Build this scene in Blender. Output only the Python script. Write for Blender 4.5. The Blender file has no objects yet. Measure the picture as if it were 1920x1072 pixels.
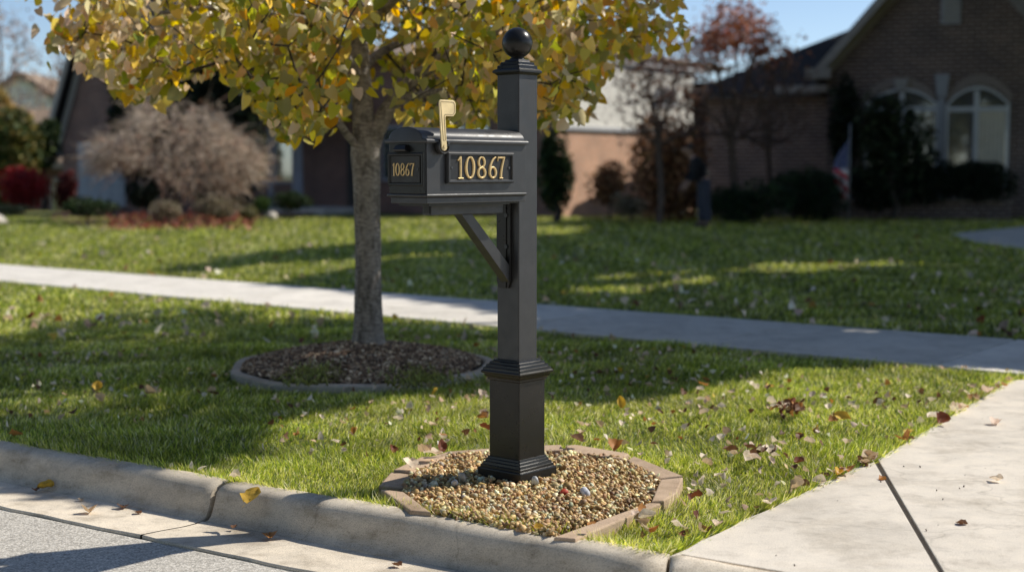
import bpy, bmesh, math, random
import numpy as np
from mathutils import Vector, Matrix
random.seed(7); RNG = np.random.default_rng(11)
SC = bpy.context.scene
COL = SC.collection
R = math.radians

# ------------------------------------------------------------------ camera geometry (used to survey the place)
CAM_H = 1.2; FOC = 2667.0; PITCH = math.atan((536 - 320) / FOC)
CP, SP = math.cos(PITCH), math.sin(PITCH)
def ray(px, py):
    u = (px - 960) / FOC; v = (536 - py) / FOC
    return u, CP + v * SP, -SP + v * CP
def G(px, py, z=0.0):
    d = ray(px, py); t = (z - CAM_H) / d[2]
    return (d[0] * t, d[1] * t)
def D(px, py, Y):
    d = ray(px, py); t = Y / d[1]
    return (d[0] * t, Y, CAM_H + d[2] * t)
def project(P):
    P = np.asarray(P, float)
    dx, dy, dz = P[:, 0], P[:, 1], P[:, 2] - CAM_H
    f = dy * CP - dz * SP; up = dy * SP + dz * CP
    f = np.where(f < .05, .05, f)
    return 960 + FOC * dx / f, 536 - FOC * up / f

SUN_EL = R(43); SUN_AZ = math.atan2(.925, .38)          # clockwise from +Y
SUNH = np.array([math.sin(SUN_AZ), math.cos(SUN_AZ)])

# ------------------------------------------------------------------ materials
def newmat(name):
    m = bpy.data.materials.new(name); m.use_nodes = True
    nt = m.node_tree; b = nt.nodes['Principled BSDF']
    return m, nt, b
def N(nt, t, **kw):
    n = nt.nodes.new(t)
    for k, v in kw.items():
        if k in n.inputs: n.inputs[k].default_value = v
        else: setattr(n, k, v)
    return n
def ramp(nt, fac, stops):
    r = N(nt, 'ShaderNodeValToRGB'); e = r.color_ramp.elements
    while len(e) < len(stops): e.new(.5)
    for i, (p, c) in enumerate(stops):
        e[i].position = p; e[i].color = (*c, 1) if len(c) == 3 else c
    nt.links.new(fac, r.inputs[0]); return r.outputs[0]
def coords(nt, kind='Object', scale=None):
    c = N(nt, 'ShaderNodeTexCoord').outputs[kind]
    if scale is not None:
        mp = N(nt, 'ShaderNodeMapping'); mp.inputs['Scale'].default_value = scale
        nt.links.new(c, mp.inputs[0]); c = mp.outputs[0]
    return c
def noise(nt, co, scale, detail=4, rough=.55):
    n = N(nt, 'ShaderNodeTexNoise', Scale=scale, Detail=detail, Roughness=rough)
    nt.links.new(co, n.inputs['Vector']); return n.outputs[0]
def mixc(nt, fac, a, b, mode='MIX'):
    m = N(nt, 'ShaderNodeMix', data_type='RGBA', blend_type=mode)
    for s, v in ((m.inputs[0], fac), (m.inputs[6], a), (m.inputs[7], b)):
        if isinstance(v, (int, float)): s.default_value = v
        elif isinstance(v, tuple): s.default_value = (*v, 1)
        else: nt.links.new(v, s)
    return m.outputs[2]
def bump(nt, b, h, strength, dist=.01):
    n = N(nt, 'ShaderNodeBump', Strength=strength, Distance=dist)
    nt.links.new(h, n.inputs['Height']); nt.links.new(n.outputs[0], b.inputs['Normal'])

def mat_plain(name, col, rough=.6, metal=0, nscale=30, var=.25, bmp=.0, spec=.5):
    m, nt, b = newmat(name); co = coords(nt)
    n = noise(nt, co, nscale, 5)
    c = ramp(nt, n, [(.3, tuple(x * (1 - var) for x in col)), (.7, tuple(min(1, x * (1 + var)) for x in col))])
    nt.links.new(c, b.inputs['Base Color'])
    b.inputs['Roughness'].default_value = rough; b.inputs['Metallic'].default_value = metal
    b.inputs['Specular IOR Level'].default_value = spec
    if bmp: bump(nt, b, noise(nt, co, nscale * 6, 3), bmp, .004)
    return m
def mat_concrete(name, col, stain=.5, speck=.35):
    m, nt, b = newmat(name); co = coords(nt)
    big = noise(nt, co, 1.3, 6, .6); mid = noise(nt, co, 9, 6, .65); fine = noise(nt, co, 260, 2, .6)
    c = ramp(nt, big, [(.3, tuple(x * (1 - .28 * stain) for x in col)), (.5, col), (.75, tuple(min(1, x * (1 + .12 * stain)) for x in col))])
    c2 = ramp(nt, mid, [(.28, (.55, .52, .48)), (.45, (.92, .92, .92)), (.65, (1.06, 1.05, 1.03))])
    c = mixc(nt, .75 * stain, c, c2, 'MULTIPLY')
    c3 = ramp(nt, fine, [(.36, (.5, .48, .45)), (.48, (1, 1, 1)), (.7, (1.12, 1.12, 1.12))])
    c = mixc(nt, speck, c, c3, 'MULTIPLY')
    v = N(nt, 'ShaderNodeTexVoronoi', Scale=34.0); nt.links.new(co, v.inputs['Vector'])
    pit = ramp(nt, v.outputs['Distance'], [(.05, (.35, .32, .3)), (.1, (1, 1, 1))])
    c = mixc(nt, .35, c, pit, 'MULTIPLY')
    st = noise(nt, coords(nt, 'Object', (1, 1, 3)), 3.2, 7, .72)
    c = mixc(nt, .8 * stain if stain < 1 else .85, c, ramp(nt, st, [(.33, (.62, .59, .54)), (.5, (1, 1, 1)), (.68, (1.08, 1.07, 1.05))]), 'MULTIPLY')
    oi = N(nt, 'ShaderNodeObjectInfo').outputs['Random']
    c = mixc(nt, .6, c, ramp(nt, oi, [(0, (.80, .79, .77)), (1, (1.08, 1.07, 1.06))]), 'MULTIPLY')
    ws = N(nt, 'ShaderNodeTexNoise', Scale=2.5, Detail=5.0); nt.links.new(co, ws.inputs['Vector'])
    vm = N(nt, 'ShaderNodeVectorMath', operation='MULTIPLY_ADD'); vm.inputs[1].default_value = (.5, .5, .5); nt.links.new(ws.outputs['Color'], vm.inputs[0]); nt.links.new(co, vm.inputs[2])
    vc = N(nt, 'ShaderNodeTexVoronoi', Scale=.55, feature='DISTANCE_TO_EDGE'); nt.links.new(vm.outputs[0], vc.inputs['Vector'])
    c = mixc(nt, .3, c, ramp(nt, vc.outputs['Distance'], [(.0, (.35, .33, .3)), (.004, (1, 1, 1))]), 'MULTIPLY')
    nt.links.new(c, b.inputs['Base Color']); b.inputs['Roughness'].default_value = .9
    b.inputs['Specular IOR Level'].default_value = .25
    h = N(nt, 'ShaderNodeMath', operation='ADD'); nt.links.new(fine, h.inputs[0]); nt.links.new(mid, h.inputs[1])
    br_ = noise(nt, coords(nt, 'Object', (14, 240, 14)), 1.0, 2); h2 = N(nt, 'ShaderNodeMath', operation='MULTIPLY_ADD'); h2.inputs[1].default_value = .5
    nt.links.new(br_, h2.inputs[0]); nt.links.new(h.outputs[0], h2.inputs[2]); bump(nt, b, h2.outputs[0], .35, .006)
    return m
def mat_asphalt():
    m, nt, b = newmat('asphalt'); co = coords(nt)
    v = N(nt, 'ShaderNodeTexVoronoi', Scale=130.0); nt.links.new(co, v.inputs['Vector'])
    big = noise(nt, co, 2.0, 5)
    sep = N(nt, 'ShaderNodeSeparateColor'); nt.links.new(v.outputs['Color'], sep.inputs[0])
    c = ramp(nt, sep.outputs[0], [(0, (.40, .375, .33)), (.35, (.62, .58, .51)), (.7, (.74, .69, .61)), (1, (.84, .79, .70))])
    gap = ramp(nt, v.outputs['Distance'], [(.3, (1, 1, 1)), (.66, (.55, .54, .52))])
    c = mixc(nt, .8, c, gap, 'MULTIPLY')
    c = mixc(nt, .5, c, ramp(nt, big, [(.35, (.7, .7, .7)), (.65, (1.1, 1.1, 1.1))]), 'MULTIPLY')
    nt.links.new(c, b.inputs['Base Color']); b.inputs['Roughness'].default_value = .85
    inv = N(nt, 'ShaderNodeMath', operation='MULTIPLY'); inv.inputs[1].default_value = -1
    nt.links.new(v.outputs['Distance'], inv.inputs[0])
    bump(nt, b, inv.outputs[0], .3, .004)
    return m
def mat_attr(name, rough=.7, transl=0.0, spec=.3, back=None, nscale=0, nvar=.3, attr='Col'):
    """base colour from the mesh's own colour attribute; optional translucency for leaves and blades"""
    m, nt, b = newmat(name)
    c = N(nt, 'ShaderNodeAttribute', attribute_name=attr).outputs['Color']
    if nscale:
        n = noise(nt, coords(nt), nscale, 4)
        c = mixc(nt, 1.0, c, ramp(nt, n, [(.3, (1 - nvar,) * 3), (.7, (1 + nvar,) * 3)]), 'MULTIPLY')
    if back:
        g = N(nt, 'ShaderNodeNewGeometry').outputs['Backfacing']
        c0 = c; c = mixc(nt, g, c0, mixc(nt, .3, c0, back))
    nt.links.new(c, b.inputs['Base Color']); b.inputs['Roughness'].default_value = rough
    b.inputs['Specular IOR Level'].default_value = spec
    if transl:
        t = N(nt, 'ShaderNodeBsdfTranslucent'); hs = N(nt, 'ShaderNodeHueSaturation', Saturation=1.05, Value=1.3)
        nt.links.new(c, hs.inputs['Color']); nt.links.new(hs.outputs[0], t.inputs['Color'])
        mx = N(nt, 'ShaderNodeMixShader'); mx.inputs[0].default_value = transl
        nt.links.new(b.outputs[0], mx.inputs[1]); nt.links.new(t.outputs[0], mx.inputs[2])
        nt.links.new(mx.outputs[0], nt.nodes['Material Output'].inputs[0])
    return m
def mat_paint(name, col, rough=.4, grain=500, bs=.15, spec=.5):
    m, nt, b = newmat(name); co = coords(nt)
    n = noise(nt, co, 14, 6, .6); f = noise(nt, co, grain, 2)
    c = ramp(nt, n, [(.3, tuple(x * .8 for x in col)), (.7, tuple(x * 1.25 for x in col))])
    nt.links.new(c, b.inputs['Base Color'])
    if grain > 250: c = mixc(nt, .55, c, ramp(nt, noise(nt, co, 7, 8, .7), [(.5, tuple(col)), (.72, tuple(x * 1.6 + .006 for x in col))])); nt.links.new(c, b.inputs['Base Color'])
    r = ramp(nt, noise(nt, co, 22, 5), [(.3, (rough * .85,) * 3), (.7, (rough * 1.2,) * 3)])
    nt.links.new(r, b.inputs['Roughness']); b.inputs['Specular IOR Level'].default_value = spec
    bump(nt, b, f, bs, .001)
    return m
def mat_brick(name, c1, c2, mortar, sx=1.0):
    m, nt, b = newmat(name)
    uv = N(nt, 'ShaderNodeUVMap').outputs[0]
    t = N(nt, 'ShaderNodeTexBrick', Scale=1.0); t.inputs['Brick Width'].default_value = .22 * sx
    t.inputs['Row Height'].default_value = .075 * sx; t.inputs['Mortar Size'].default_value = .011 * sx
    t.inputs['Color1'].default_value = (*c1, 1); t.inputs['Color2'].default_value = (*c2, 1); t.inputs['Mortar'].default_value = (*mortar, 1)
    nt.links.new(uv, t.inputs['Vector'])
    n = noise(nt, uv, 1.2, 5)
    c = mixc(nt, .8, t.outputs[0], ramp(nt, n, [(.3, (.65, .65, .68)), (.7, (1.2, 1.15, 1.1))]), 'MULTIPLY')
    nt.links.new(c, b.inputs['Base Color']); b.inputs['Roughness'].default_value = .9
    bump(nt, b, t.outputs['Fac'], -.4, .01)
    return m
def mat_bark(name, a, c_):
    m, nt, b = newmat(name)
    co = coords(nt, 'Object', (1, 1, 2.6)); n = noise(nt, co, 26, 6, .65)
    n2 = noise(nt, coords(nt, 'Object', (1, 1, .45)), 22, 4, .6)
    c = ramp(nt, n, [(.32, a), (.5, tuple((x + y) / 2 for x, y in zip(a, c_))), (.68, c_)])
    c = mixc(nt, .7, c, ramp(nt, n2, [(.38, (.32, .31, .30)), (.5, (1.0, 1.0, 1.0)), (.7, (1.15, 1.15, 1.15))]), 'MULTIPLY')
    nt.links.new(c, b.inputs['Base Color']); b.inputs['Roughness'].default_value = .9
    bump(nt, b, n, .7, .012)
    return m
def mat_glass(name, tint, mirror=.35):
    m, nt, b = newmat(name); n = noise(nt, coords(nt), 1.5, 2)
    b.inputs['Base Color'].default_value = (*tint, 1); b.inputs['Roughness'].default_value = .04
    b.inputs['Metallic'].default_value = mirror; b.inputs['Specular IOR Level'].default_value = .9
    bump(nt, b, n, .04, .02)
    return m

M = {}
M['black'] = mat_paint('black_powder_coat', (.019, .0185, .019), .47, 620, .25, .75)
M['black_gloss'] = mat_paint('black_satin_metal', (.014, .013, .0118), .30, 300, .05, .36)
M['plate'] = mat_paint('black_cast_plate', (.012, .012, .012), .5, 160, .8)
M['door_plate'] = mat_paint('bronze_black_plate', (.022, .02, .016), .5, 160, .5)
M['gold'] = mat_paint('gold_numeral', (.74, .53, .24), .4, 200, .2); M['gold'].node_tree.nodes['Principled BSDF'].inputs['Metallic'].default_value = .35
M['brass'] = mat_paint('pale_brass_flag', (.76, .60, .32), .42, 300, .1)
M['concrete'] = mat_concrete('kerb_concrete', (.78, .69, .56), 1.05, .65)
M['walkcon'] = mat_concrete('sidewalk_concrete', (.80, .755, .68), .6, .35)
M['drive'] = mat_concrete('driveway_concrete', (.74, .675, .58), .75, .55)
M['asphalt'] = mat_asphalt()
M['edging'] = mat_concrete('tan_edging_block', (.56, .415, .29), .8, .55)
M['ring'] = mat_concrete('grey_ring_concrete', (.54, .48, .40), .8, .5)
M['pebble'] = mat_attr('pebble', .55, 0, .4, None, 60, .35)
M['grass'] = mat_attr('grass_blade', .42, .42, .45)
M['leaf'] = mat_attr('autumn_leaf', .30, .58, .6, (.66, .54, .34))
M['shade_leaf'] = mat_attr('green_leaf', .6, .14, .18)
M['dry_leaf'] = mat_attr('dry_leaf', .6, .25, .3, None, 45, .28)
M['mulch'] = mat_attr('bark_mulch', .9, 0, .2)
M['vcol'] = mat_attr('painted_cloth', .8, 0, .2)
M['bark'] = mat_bark('grey_bark', (.12, .10, .085), (.38, .34, .30))
M['darkbark'] = mat_bark('dark_bark', (.03, .024, .02), (.12, .095, .075))
M['twig'] = mat_bark('twig_bark', (.07, .045, .035), (.17, .12, .095))
M['paletwig'] = mat_bark('pale_twig_bark', (.20, .145, .125), (.42, .32, .28))
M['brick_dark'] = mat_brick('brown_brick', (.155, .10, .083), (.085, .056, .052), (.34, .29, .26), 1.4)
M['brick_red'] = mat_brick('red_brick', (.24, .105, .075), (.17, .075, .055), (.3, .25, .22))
M['brick_lit'] = mat_brick('sunlit_red_brick', (.80, .43, .26), (.70, .36, .22), (.74, .6, .46))  # red house brick again, sunlight on the flank put into the colour
M['siding'] = mat_plain('cream_siding', (.92, .89, .80), .7, 0, 3, .06)
M['trim'] = mat_plain('taupe_trim', (.34, .31, .28), .6, 0, 8, .12)
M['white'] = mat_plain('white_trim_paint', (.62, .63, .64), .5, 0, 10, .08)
M['dim_white'] = mat_plain('grey_white_paint', (.36, .37, .40), .6, 0, 8, .1)  # greyer, slightly bluer version of the white trim paint
M['roof_dark'] = mat_brick('dark_shingle', (.035, .026, .023), (.024, .02, .019), (.015, .013, .012), 1.6)
M['roof_tan'] = mat_brick('tan_shingle', (.36, .27, .19), (.30, .22, .155), (.2, .15, .11), 1.6)
M['stone'] = mat_plain('limestone', (.36, .34, .32), .8, 0, 12, .2, .2)
M['glass'] = mat_glass('window_glass', (.34, .35, .36), .75)
M['curtain'] = mat_plain('cream_curtain', (.66, .6, .48), .9, 0, 10, .1)
M['door_dark'] = mat_plain('dark_door', (.03, .025, .025), .5, 0, 8, .3)
M['soil'] = mat_plain('dark_soil', (.035, .026, .018), .95, 0, 40, .5, .5)
M['bedsoil'] = mat_plain('red_brown_mulch_bed', (.16, .075, .045), .95, 0, 14, .6, .6)
M['rock'] = mat_plain('pale_rock', (.55, .5, .43), .8, 0, 20, .25, .4)
M['skin'] = mat_plain('skin', (.36, .21, .15), .55, 0, 20, .1)
M['navy'] = mat_plain('navy_jacket', (.006, .006, .009), .85, 0, 30, .3, .3)
M['denim'] = mat_plain('grey_blue_trousers', (.05, .055, .078), .85, 0, 40, .3, .3)
M['hair'] = mat_plain('grey_hair', (.04, .035, .03), .7, 0, 60, .4)
M['steel'] = mat_plain('dark_steel', (.09, .09, .09), .4, .8, 60, .3)
M['polemetal'] = mat_plain('pale_pole', (.4, .4, .42), .5, .2, 20, .1)

def mat_lawn():
    m, nt, b = newmat('lawn_turf'); co = coords(nt)
    big = noise(nt, co, .35, 5); mid = noise(nt, co, 5, 6, .65); fine = noise(nt, co, 90, 3, .7)
    c = ramp(nt, mid, [(.3, (.075, .095, .022)), (.5, (.15, .165, .04)), (.72, (.25, .24, .08))])
    c = mixc(nt, .6, c, ramp(nt, big, [(.35, (.75, .85, .7)), (.65, (1.25, 1.1, .95))]), 'MULTIPLY')
    c = mixc(nt, .7, c, ramp(nt, fine, [(.35, (.35, .35, .3)), (.65, (1.3, 1.3, 1.2))]), 'MULTIPLY')
    nt.links.new(c, b.inputs['Base Color']); b.inputs['Roughness'].default_value = .85
    bump(nt, b, fine, .8, .03)
    return m
M['lawn'] = mat_lawn()

# ------------------------------------------------------------------ object helpers
def tag(o, label=None, cat=None, group=None, kind=None):
    if label: o['label'] = label
    if cat: o['category'] = cat
    if group: o['group'] = group
    if kind: o['kind'] = kind
    return o
def thing(name, label, cat, loc=(0, 0, 0), rz=0, group=None):
    o = bpy.data.objects.new(name, None); COL.objects.link(o)
    o.location = loc; o.rotation_euler = (0, 0, rz); o.empty_display_size = .2
    return tag(o, label, cat, group)
ROOTW = {}
def link(name, me, mat, parent=None, world=True):
    """link a mesh as ONE object; world=True: its vertices are in world space, moved into the parent's frame"""
    if mat is not None and not me.materials: me.materials.append(mat)
    o = bpy.data.objects.new(name, me); COL.objects.link(o)
    if parent is not None:
        o.parent = parent
        if world:
            p = parent; off = Vector((0, 0, 0))
            while p is not None: off += p.location; p = p.parent
            me.transform(Matrix.Translation(-off))
    return o
def npmesh(name, V, F, col=None, smooth=False, uv=None):
    """V (n,3); F list of (m,k) int arrays; col (n,3) per-vertex colour"""
    me = bpy.data.meshes.new(name)
    V = np.asarray(V, np.float32); me.vertices.add(len(V)); me.vertices.foreach_set('co', V.ravel())
    F = [np.asarray(f, np.int32) for f in (F if isinstance(F, list) else [F]) if len(f)]
    loops = np.concatenate([f.ravel() for f in F]); tot = np.concatenate([np.full(len(f), f.shape[1], np.int32) for f in F])
    me.loops.add(len(loops)); me.loops.foreach_set('vertex_index', loops)
    st = np.concatenate([[0], np.cumsum(tot)[:-1]]).astype(np.int32)
    me.polygons.add(len(tot)); me.polygons.foreach_set('loop_start', st); me.polygons.foreach_set('loop_total', tot)
    me.polygons.foreach_set('use_smooth', np.full(len(tot), smooth, bool))
    if col is not None:
        a = me.color_attributes.new('Col', 'FLOAT_COLOR', 'POINT')
        c = np.ones((len(V), 4), np.float32); c[:, :3] = col; a.data.foreach_set('color', c.ravel())
    me.update(calc_edges=True); me.validate()
    return me
class MB:
    """collects shapes in a bmesh, built as one mesh"""
    def __init__(s): s.bm = bmesh.new(); s.uvl = s.bm.loops.layers.uv.new('UVMap')
    def _add(s, tmp, mat=None):
        me = bpy.data.meshes.new('tmp'); tmp.to_mesh(me); tmp.free()
        if mat is not None: me.transform(mat)
        s.bm.from_mesh(me); bpy.data.meshes.remove(me)
    def box(s, lo, hi, bev=0, seg=2, mat=None):
        t = bmesh.new(); bmesh.ops.create_cube(t, size=1)
        for v in t.verts: v.co = Vector([lo[i] + (v.co[i] + .5) * (hi[i] - lo[i]) for i in range(3)])
        if bev: bmesh.ops.bevel(t, geom=t.edges[:] , offset=bev, segments=seg, affect='EDGES', profile=.5)
        s._add(t, mat); return s
    def prism(s, pts, fn, d0, d1, bev=0, seg=2):
        """pts 2D outline; fn(a,b,d)->xyz; extruded from d0 to d1"""
        t = bmesh.new()
        A = [t.verts.new(fn(a, b, d0)) for a, b in pts]; B = [t.verts.new(fn(a, b, d1)) for a, b in pts]
        n = len(pts); t.faces.new(A); t.faces.new(B[::-1])
        for i in range(n): t.faces.new((A[i], B[i], B[(i + 1) % n], A[(i + 1) % n]))
        bmesh.ops.recalc_face_normals(t, faces=t.faces[:])
        if bev:
            e = [e for e in t.edges if (e.verts[0] in B and e.verts[1] in B)]
            bmesh.ops.bevel(t, geom=e, offset=bev, segments=seg, affect='EDGES', profile=.5)
        s._add(t); return s
    def sq(s, prof, ch=.003, caps=True):
        """square section lathe: prof [(half width, z)] bottom to top, chamfered corners"""
        rings = []
        for h, z in prof:
            c = min(ch, h * .3)
            rings.append([s.bm.verts.new(p) for p in ((h, -h + c, z), (h, h - c, z), (h - c, h, z), (-h + c, h, z), (-h, h - c, z), (-h, -h + c, z), (-h + c, -h, z), (h - c, -h, z))])
        for a, b in zip(rings, rings[1:]):
            for i in range(8): s.bm.faces.new((a[i], a[(i + 1) % 8], b[(i + 1) % 8], b[i]))
        if caps: s.bm.faces.new(rings[0][::-1]); s.bm.faces.new(rings[-1])
        return s
    def lathe(s, prof, n=32, c=(0, 0), smooth=True):
        rings = []
        for r, z in prof:
            rings.append([s.bm.verts.new((c[0] + r * math.cos(2 * math.pi * i / n), c[1] + r * math.sin(2 * math.pi * i / n), z)) for i in range(n)])
        for a, b in zip(rings, rings[1:]):
            for i in range(n):
                f = s.bm.faces.new((a[i], a[(i + 1) % n], b[(i + 1) % n], b[i])); f.smooth = smooth
        s.bm.faces.new(rings[0][::-1]); s.bm.faces.new(rings[-1]); return s
    def cyl(s, p, q, r, n=12, r2=None):
        p, q = Vector(p), Vector(q); d = (q - p).normalized(); a = d.orthogonal().normalized(); b = d.cross(a); r2 = r if r2 is None else r2
        A = [s.bm.verts.new(p + r * (a * math.cos(2 * math.pi * i / n) + b * math.sin(2 * math.pi * i / n))) for i in range(n)]
        B = [s.bm.verts.new(q + r2 * (a * math.cos(2 * math.pi * i / n) + b * math.sin(2 * math.pi * i / n))) for i in range(n)]
        for i in range(n): s.bm.faces.new((A[i], A[(i + 1) % n], B[(i + 1) % n], B[i])).smooth = True
        s.bm.faces.new(A[::-1]); s.bm.faces.new(B); return s
    def face(s, pts, uvs=None):
        f = s.bm.faces.new([s.bm.verts.new(p) for p in pts])
        if uvs:
            for l, u in zip(f.loops, uvs): l[s.uvl].uv = u
        return s
    def build(s, name, mat, parent=None, world=True, recalc=False, autosmooth=None):
        if recalc: bmesh.ops.recalc_face_normals(s.bm, faces=s.bm.faces[:])
        me = bpy.data.meshes.new(name); s.bm.to_mesh(me); s.bm.free()
        if autosmooth:
            me.polygons.foreach_set('use_smooth', [True] * len(me.polygons)); me.set_sharp_from_angle(angle=R(autosmooth))
        return link(name, me, mat, parent, world)

def in_poly(P, poly):
    P = np.asarray(P, float); x, y = P[:, 0], P[:, 1]; ins = np.zeros(len(P), bool)
    n = len(poly)
    for i in range(n):
        x1, y1 = poly[i]; x2, y2 = poly[(i + 1) % n]
        if y1 == y2: continue
        ins ^= ((y1 > y) != (y2 > y)) & (x < (x2 - x1) * (y - y1) / (y2 - y1) + x1)
    return ins
_W = RNG.normal(size=(14, 3))
def snoise(x, y, f=1.0):
    """smooth pseudo noise, about -1..1"""
    s = 0
    for i in range(14):
        k = (1 + i * .35) * f
        s = s + np.sin(k * (x * math.cos(_W[i, 0] * 3) + y * math.sin(_W[i, 0] * 3)) + _W[i, 1] * 9) / (1 + i * .25)
    return s / 3.2
def frames(axis, spin):
    """orthonormal frames with Y along axis, rotated by spin about it"""
    a = axis / np.linalg.norm(axis, axis=1, keepdims=True)
    ref = np.where(np.abs(a[:, 2:3]) > .9, np.array([[1., 0, 0]]), np.array([[0, 0, 1.]]))
    x = np.cross(a, ref); x /= np.linalg.norm(x, axis=1, keepdims=True); z = np.cross(x, a)
    c, s_ = np.cos(spin)[:, None], np.sin(spin)[:, None]
    return x * c + z * s_, a, z * c - x * s_
def instance_mesh(tv, tf, pos, X, Y, Z, size):
    """batch-copy template verts tv (k,3) and faces (list of arrays) into one vertex array"""
    k = len(tv); n = len(pos); size = np.asarray(size).reshape(n, -1)
    if size.shape[1] == 1: size = np.repeat(size, 3, 1)
    V = pos[:, None, :] + tv[None, :, 0:1] * (X * size[:, 0:1])[:, None, :] + tv[None, :, 1:2] * (Y * size[:, 1:2])[:, None, :] + tv[None, :, 2:3] * (Z * size[:, 2:3])[:, None, :]
    off = (np.arange(n) * k)[:, None, None]
    F = [(f[None] + off).reshape(-1, f.shape[1]) for f in (np.asarray(q) for q in tf)]
    return V.reshape(-1, 3), F
_rows = [(0, .30, -.10), (.28, .50, .02), (.56, .44, .50), (.82, .25, .80), (1.06, .015, 1.06)]
HEART = np.array([p for (ym, w_, ye) in _rows for p in ((-w_, ye if ye < .9 else 1.05, .16 * (w_ / .5) ** 1.2 - .10 * ym * ym), (0, ym, -.10 * ym * ym), (w_, ye if ye < .9 else 1.05, .16 * (w_ / .5) ** 1.2 - .10 * ym * ym))], float)
HEART_F = [np.array([(r * 3 + c, r * 3 + c + 1, r * 3 + c + 4, r * 3 + c + 3) for r in range(4) for c in range(2)])]
DIA = np.array([(0, 0, 0), (-.38, .45, .08), (0, 1, 0), (.38, .45, .08)], float); DIA_F = [np.array([(0, 3, 2, 1)])]
def rand_dirs(n, down=0.0):
    d = RNG.normal(size=(n, 3)); d /= np.linalg.norm(d, axis=1, keepdims=True); d[:, 2] -= down
    return d / np.linalg.norm(d, axis=1, keepdims=True)
def leaf_mesh(name, pos, size, cols, probs, down=.9, tv=HEART, tf=HEART_F, jitter=.25, shade=None):
    n = len(pos); ax = rand_dirs(n, down); X, Y, Z = frames(ax, RNG.uniform(0, 2 * math.pi, n))
    sz = size * RNG.uniform(.6, 1.3, n)
    S = np.stack([sz * RNG.uniform(.8, 1.1, n), sz, sz * RNG.uniform(.2, 2.2, n)], 1)
    V, F = instance_mesh(tv, tf, pos, X, Y, Z, S)
    cols = np.asarray(cols, float)
    if isinstance(probs, np.ndarray) and probs.ndim == 2:
        cum = np.cumsum(probs, 1); idx = (RNG.random(n)[:, None] > cum).sum(1).clip(0, len(cols) - 1)
    else: idx = RNG.choice(len(cols), n, p=np.asarray(probs) / np.sum(probs))
    c = cols[idx] * RNG.uniform(1 - jitter * 1.5, 1 + jitter * 1.2, (n, 1)) * RNG.uniform(.9, 1.1, (n, 3))
    if shade is not None: c = c * shade[:, None]
    return npmesh(name, V, F, np.repeat(np.clip(c, 0, 1), len(tv), 0), smooth=True)

# ------------------------------------------------------------------ branching
def grow(chains, targets, step=.22, lift=.12):
    """chains: list of polylines (first point of later ones must lie on an earlier one). Returns nodes, parents."""
    P, par = [], []
    for ch in chains:
        prev = -1
        if P: prev = int(np.argmin(np.sum((np.array(P) - np.array(ch[0])) ** 2, 1)))
        for i, p in enumerate(ch):
            if i == 0 and prev >= 0: continue
            P.append(np.array(p, float)); par.append(prev); prev = len(P) - 1
    depth = [0.0] * len(P)
    for i in range(len(P)): depth[i] = 0 if par[i] < 0 else depth[par[i]] + np.linalg.norm(P[i] - P[par[i]])
    root = P[0]
    lo = max(2, len(chains[0]) // 2)
    for t in sorted(targets, key=lambda t: np.linalg.norm(np.array(t) - root)):
        t = np.array(t, float); A = np.array(P)
        d = np.linalg.norm(A - t, axis=1) + .18 * np.array(depth); d[:lo] += 50
        j = int(np.argmin(d)); p0 = P[j]; L = np.linalg.norm(t - p0); k = max(1, int(L / step)); prev = j
        for i in range(1, k + 1):
            f = i / k; q = p0 + (t - p0) * f; q[2] += lift * L * math.sin(math.pi * f) * .6
            if i < k: q += RNG.normal(size=3) * .035 * min(1, L)
            P.append(q); par.append(prev); depth.append(depth[prev] + L / k); prev = len(P) - 1
    return np.array(P), np.array(par)
def branch_mesh(name, P, par, rtip=.006, rmax=.1, power=.47, fixed=None):
    n = len(P); cnt = np.zeros(n); kids = np.zeros(n, int)
    for i in range(n - 1, -1, -1):
        if kids[i] == 0: cnt[i] = 1
        if par[i] >= 0: cnt[par[i]] += cnt[i]; kids[par[i]] += 1
    r = np.minimum(rtip * cnt ** power, rmax)
    if fixed:
        for i, v in fixed.items(): r[i] = v
    V, F = [], []; o = 0
    for i in range(n):
        j = par[i]
        if j < 0: continue
        a, b = Vector(P[j]), Vector(P[i]); d = b - a
        if d.length < 1e-5: continue
        d.normalize(); ra = float(min(r[j], r[i] * 1.35)); rb = float(r[i]); k = 10 if rb > .03 else (6 if rb > .012 else 4)
        u = d.orthogonal().normalized(); w = d.cross(u)
        b = b + d * rb * .25
        for q, rr in ((a, ra), (b, rb)):
            for m in range(k):
                an = 2 * math.pi * m / k; V.append(q + rr * (u * math.cos(an) + w * math.sin(an)))
        for m in range(k): F.append((o + m, o + (m + 1) % k, o + k + (m + 1) % k, o + k + m))
        o += 2 * k
    return npmesh(name, np.array([tuple(v) for v in V]), np.array(F), smooth=True)
def smooth_tube(name, pts, radii, n=24, bumpy=.0):
    pts = [Vector([float(c) for c in p]) for p in pts]; V, F = [], []
    for i, (p, r) in enumerate(zip(pts, radii)):
        d = (pts[min(i + 1, len(pts) - 1)] - pts[max(i - 1, 0)]).normalized(); u = Vector((1, 0, 0)); u = (u - d * u.dot(d)).normalized(); w = d.cross(u)
        for m in range(n):
            a = 2 * math.pi * m / n; rr = float(r) * (1 + bumpy * float(snoise(np.array(3 * a), np.array(p.z * 9), .7)))
            V.append(tuple(p + rr * (u * math.cos(a) + w * math.sin(a))))
    for i in range(len(pts) - 1):
        for m in range(n): F.append((i * n + m, i * n + (m + 1) % n, (i + 1) * n + (m + 1) % n, (i + 1) * n + m))
    return npmesh(name, np.array(V), np.array(F), smooth=True)
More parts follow.
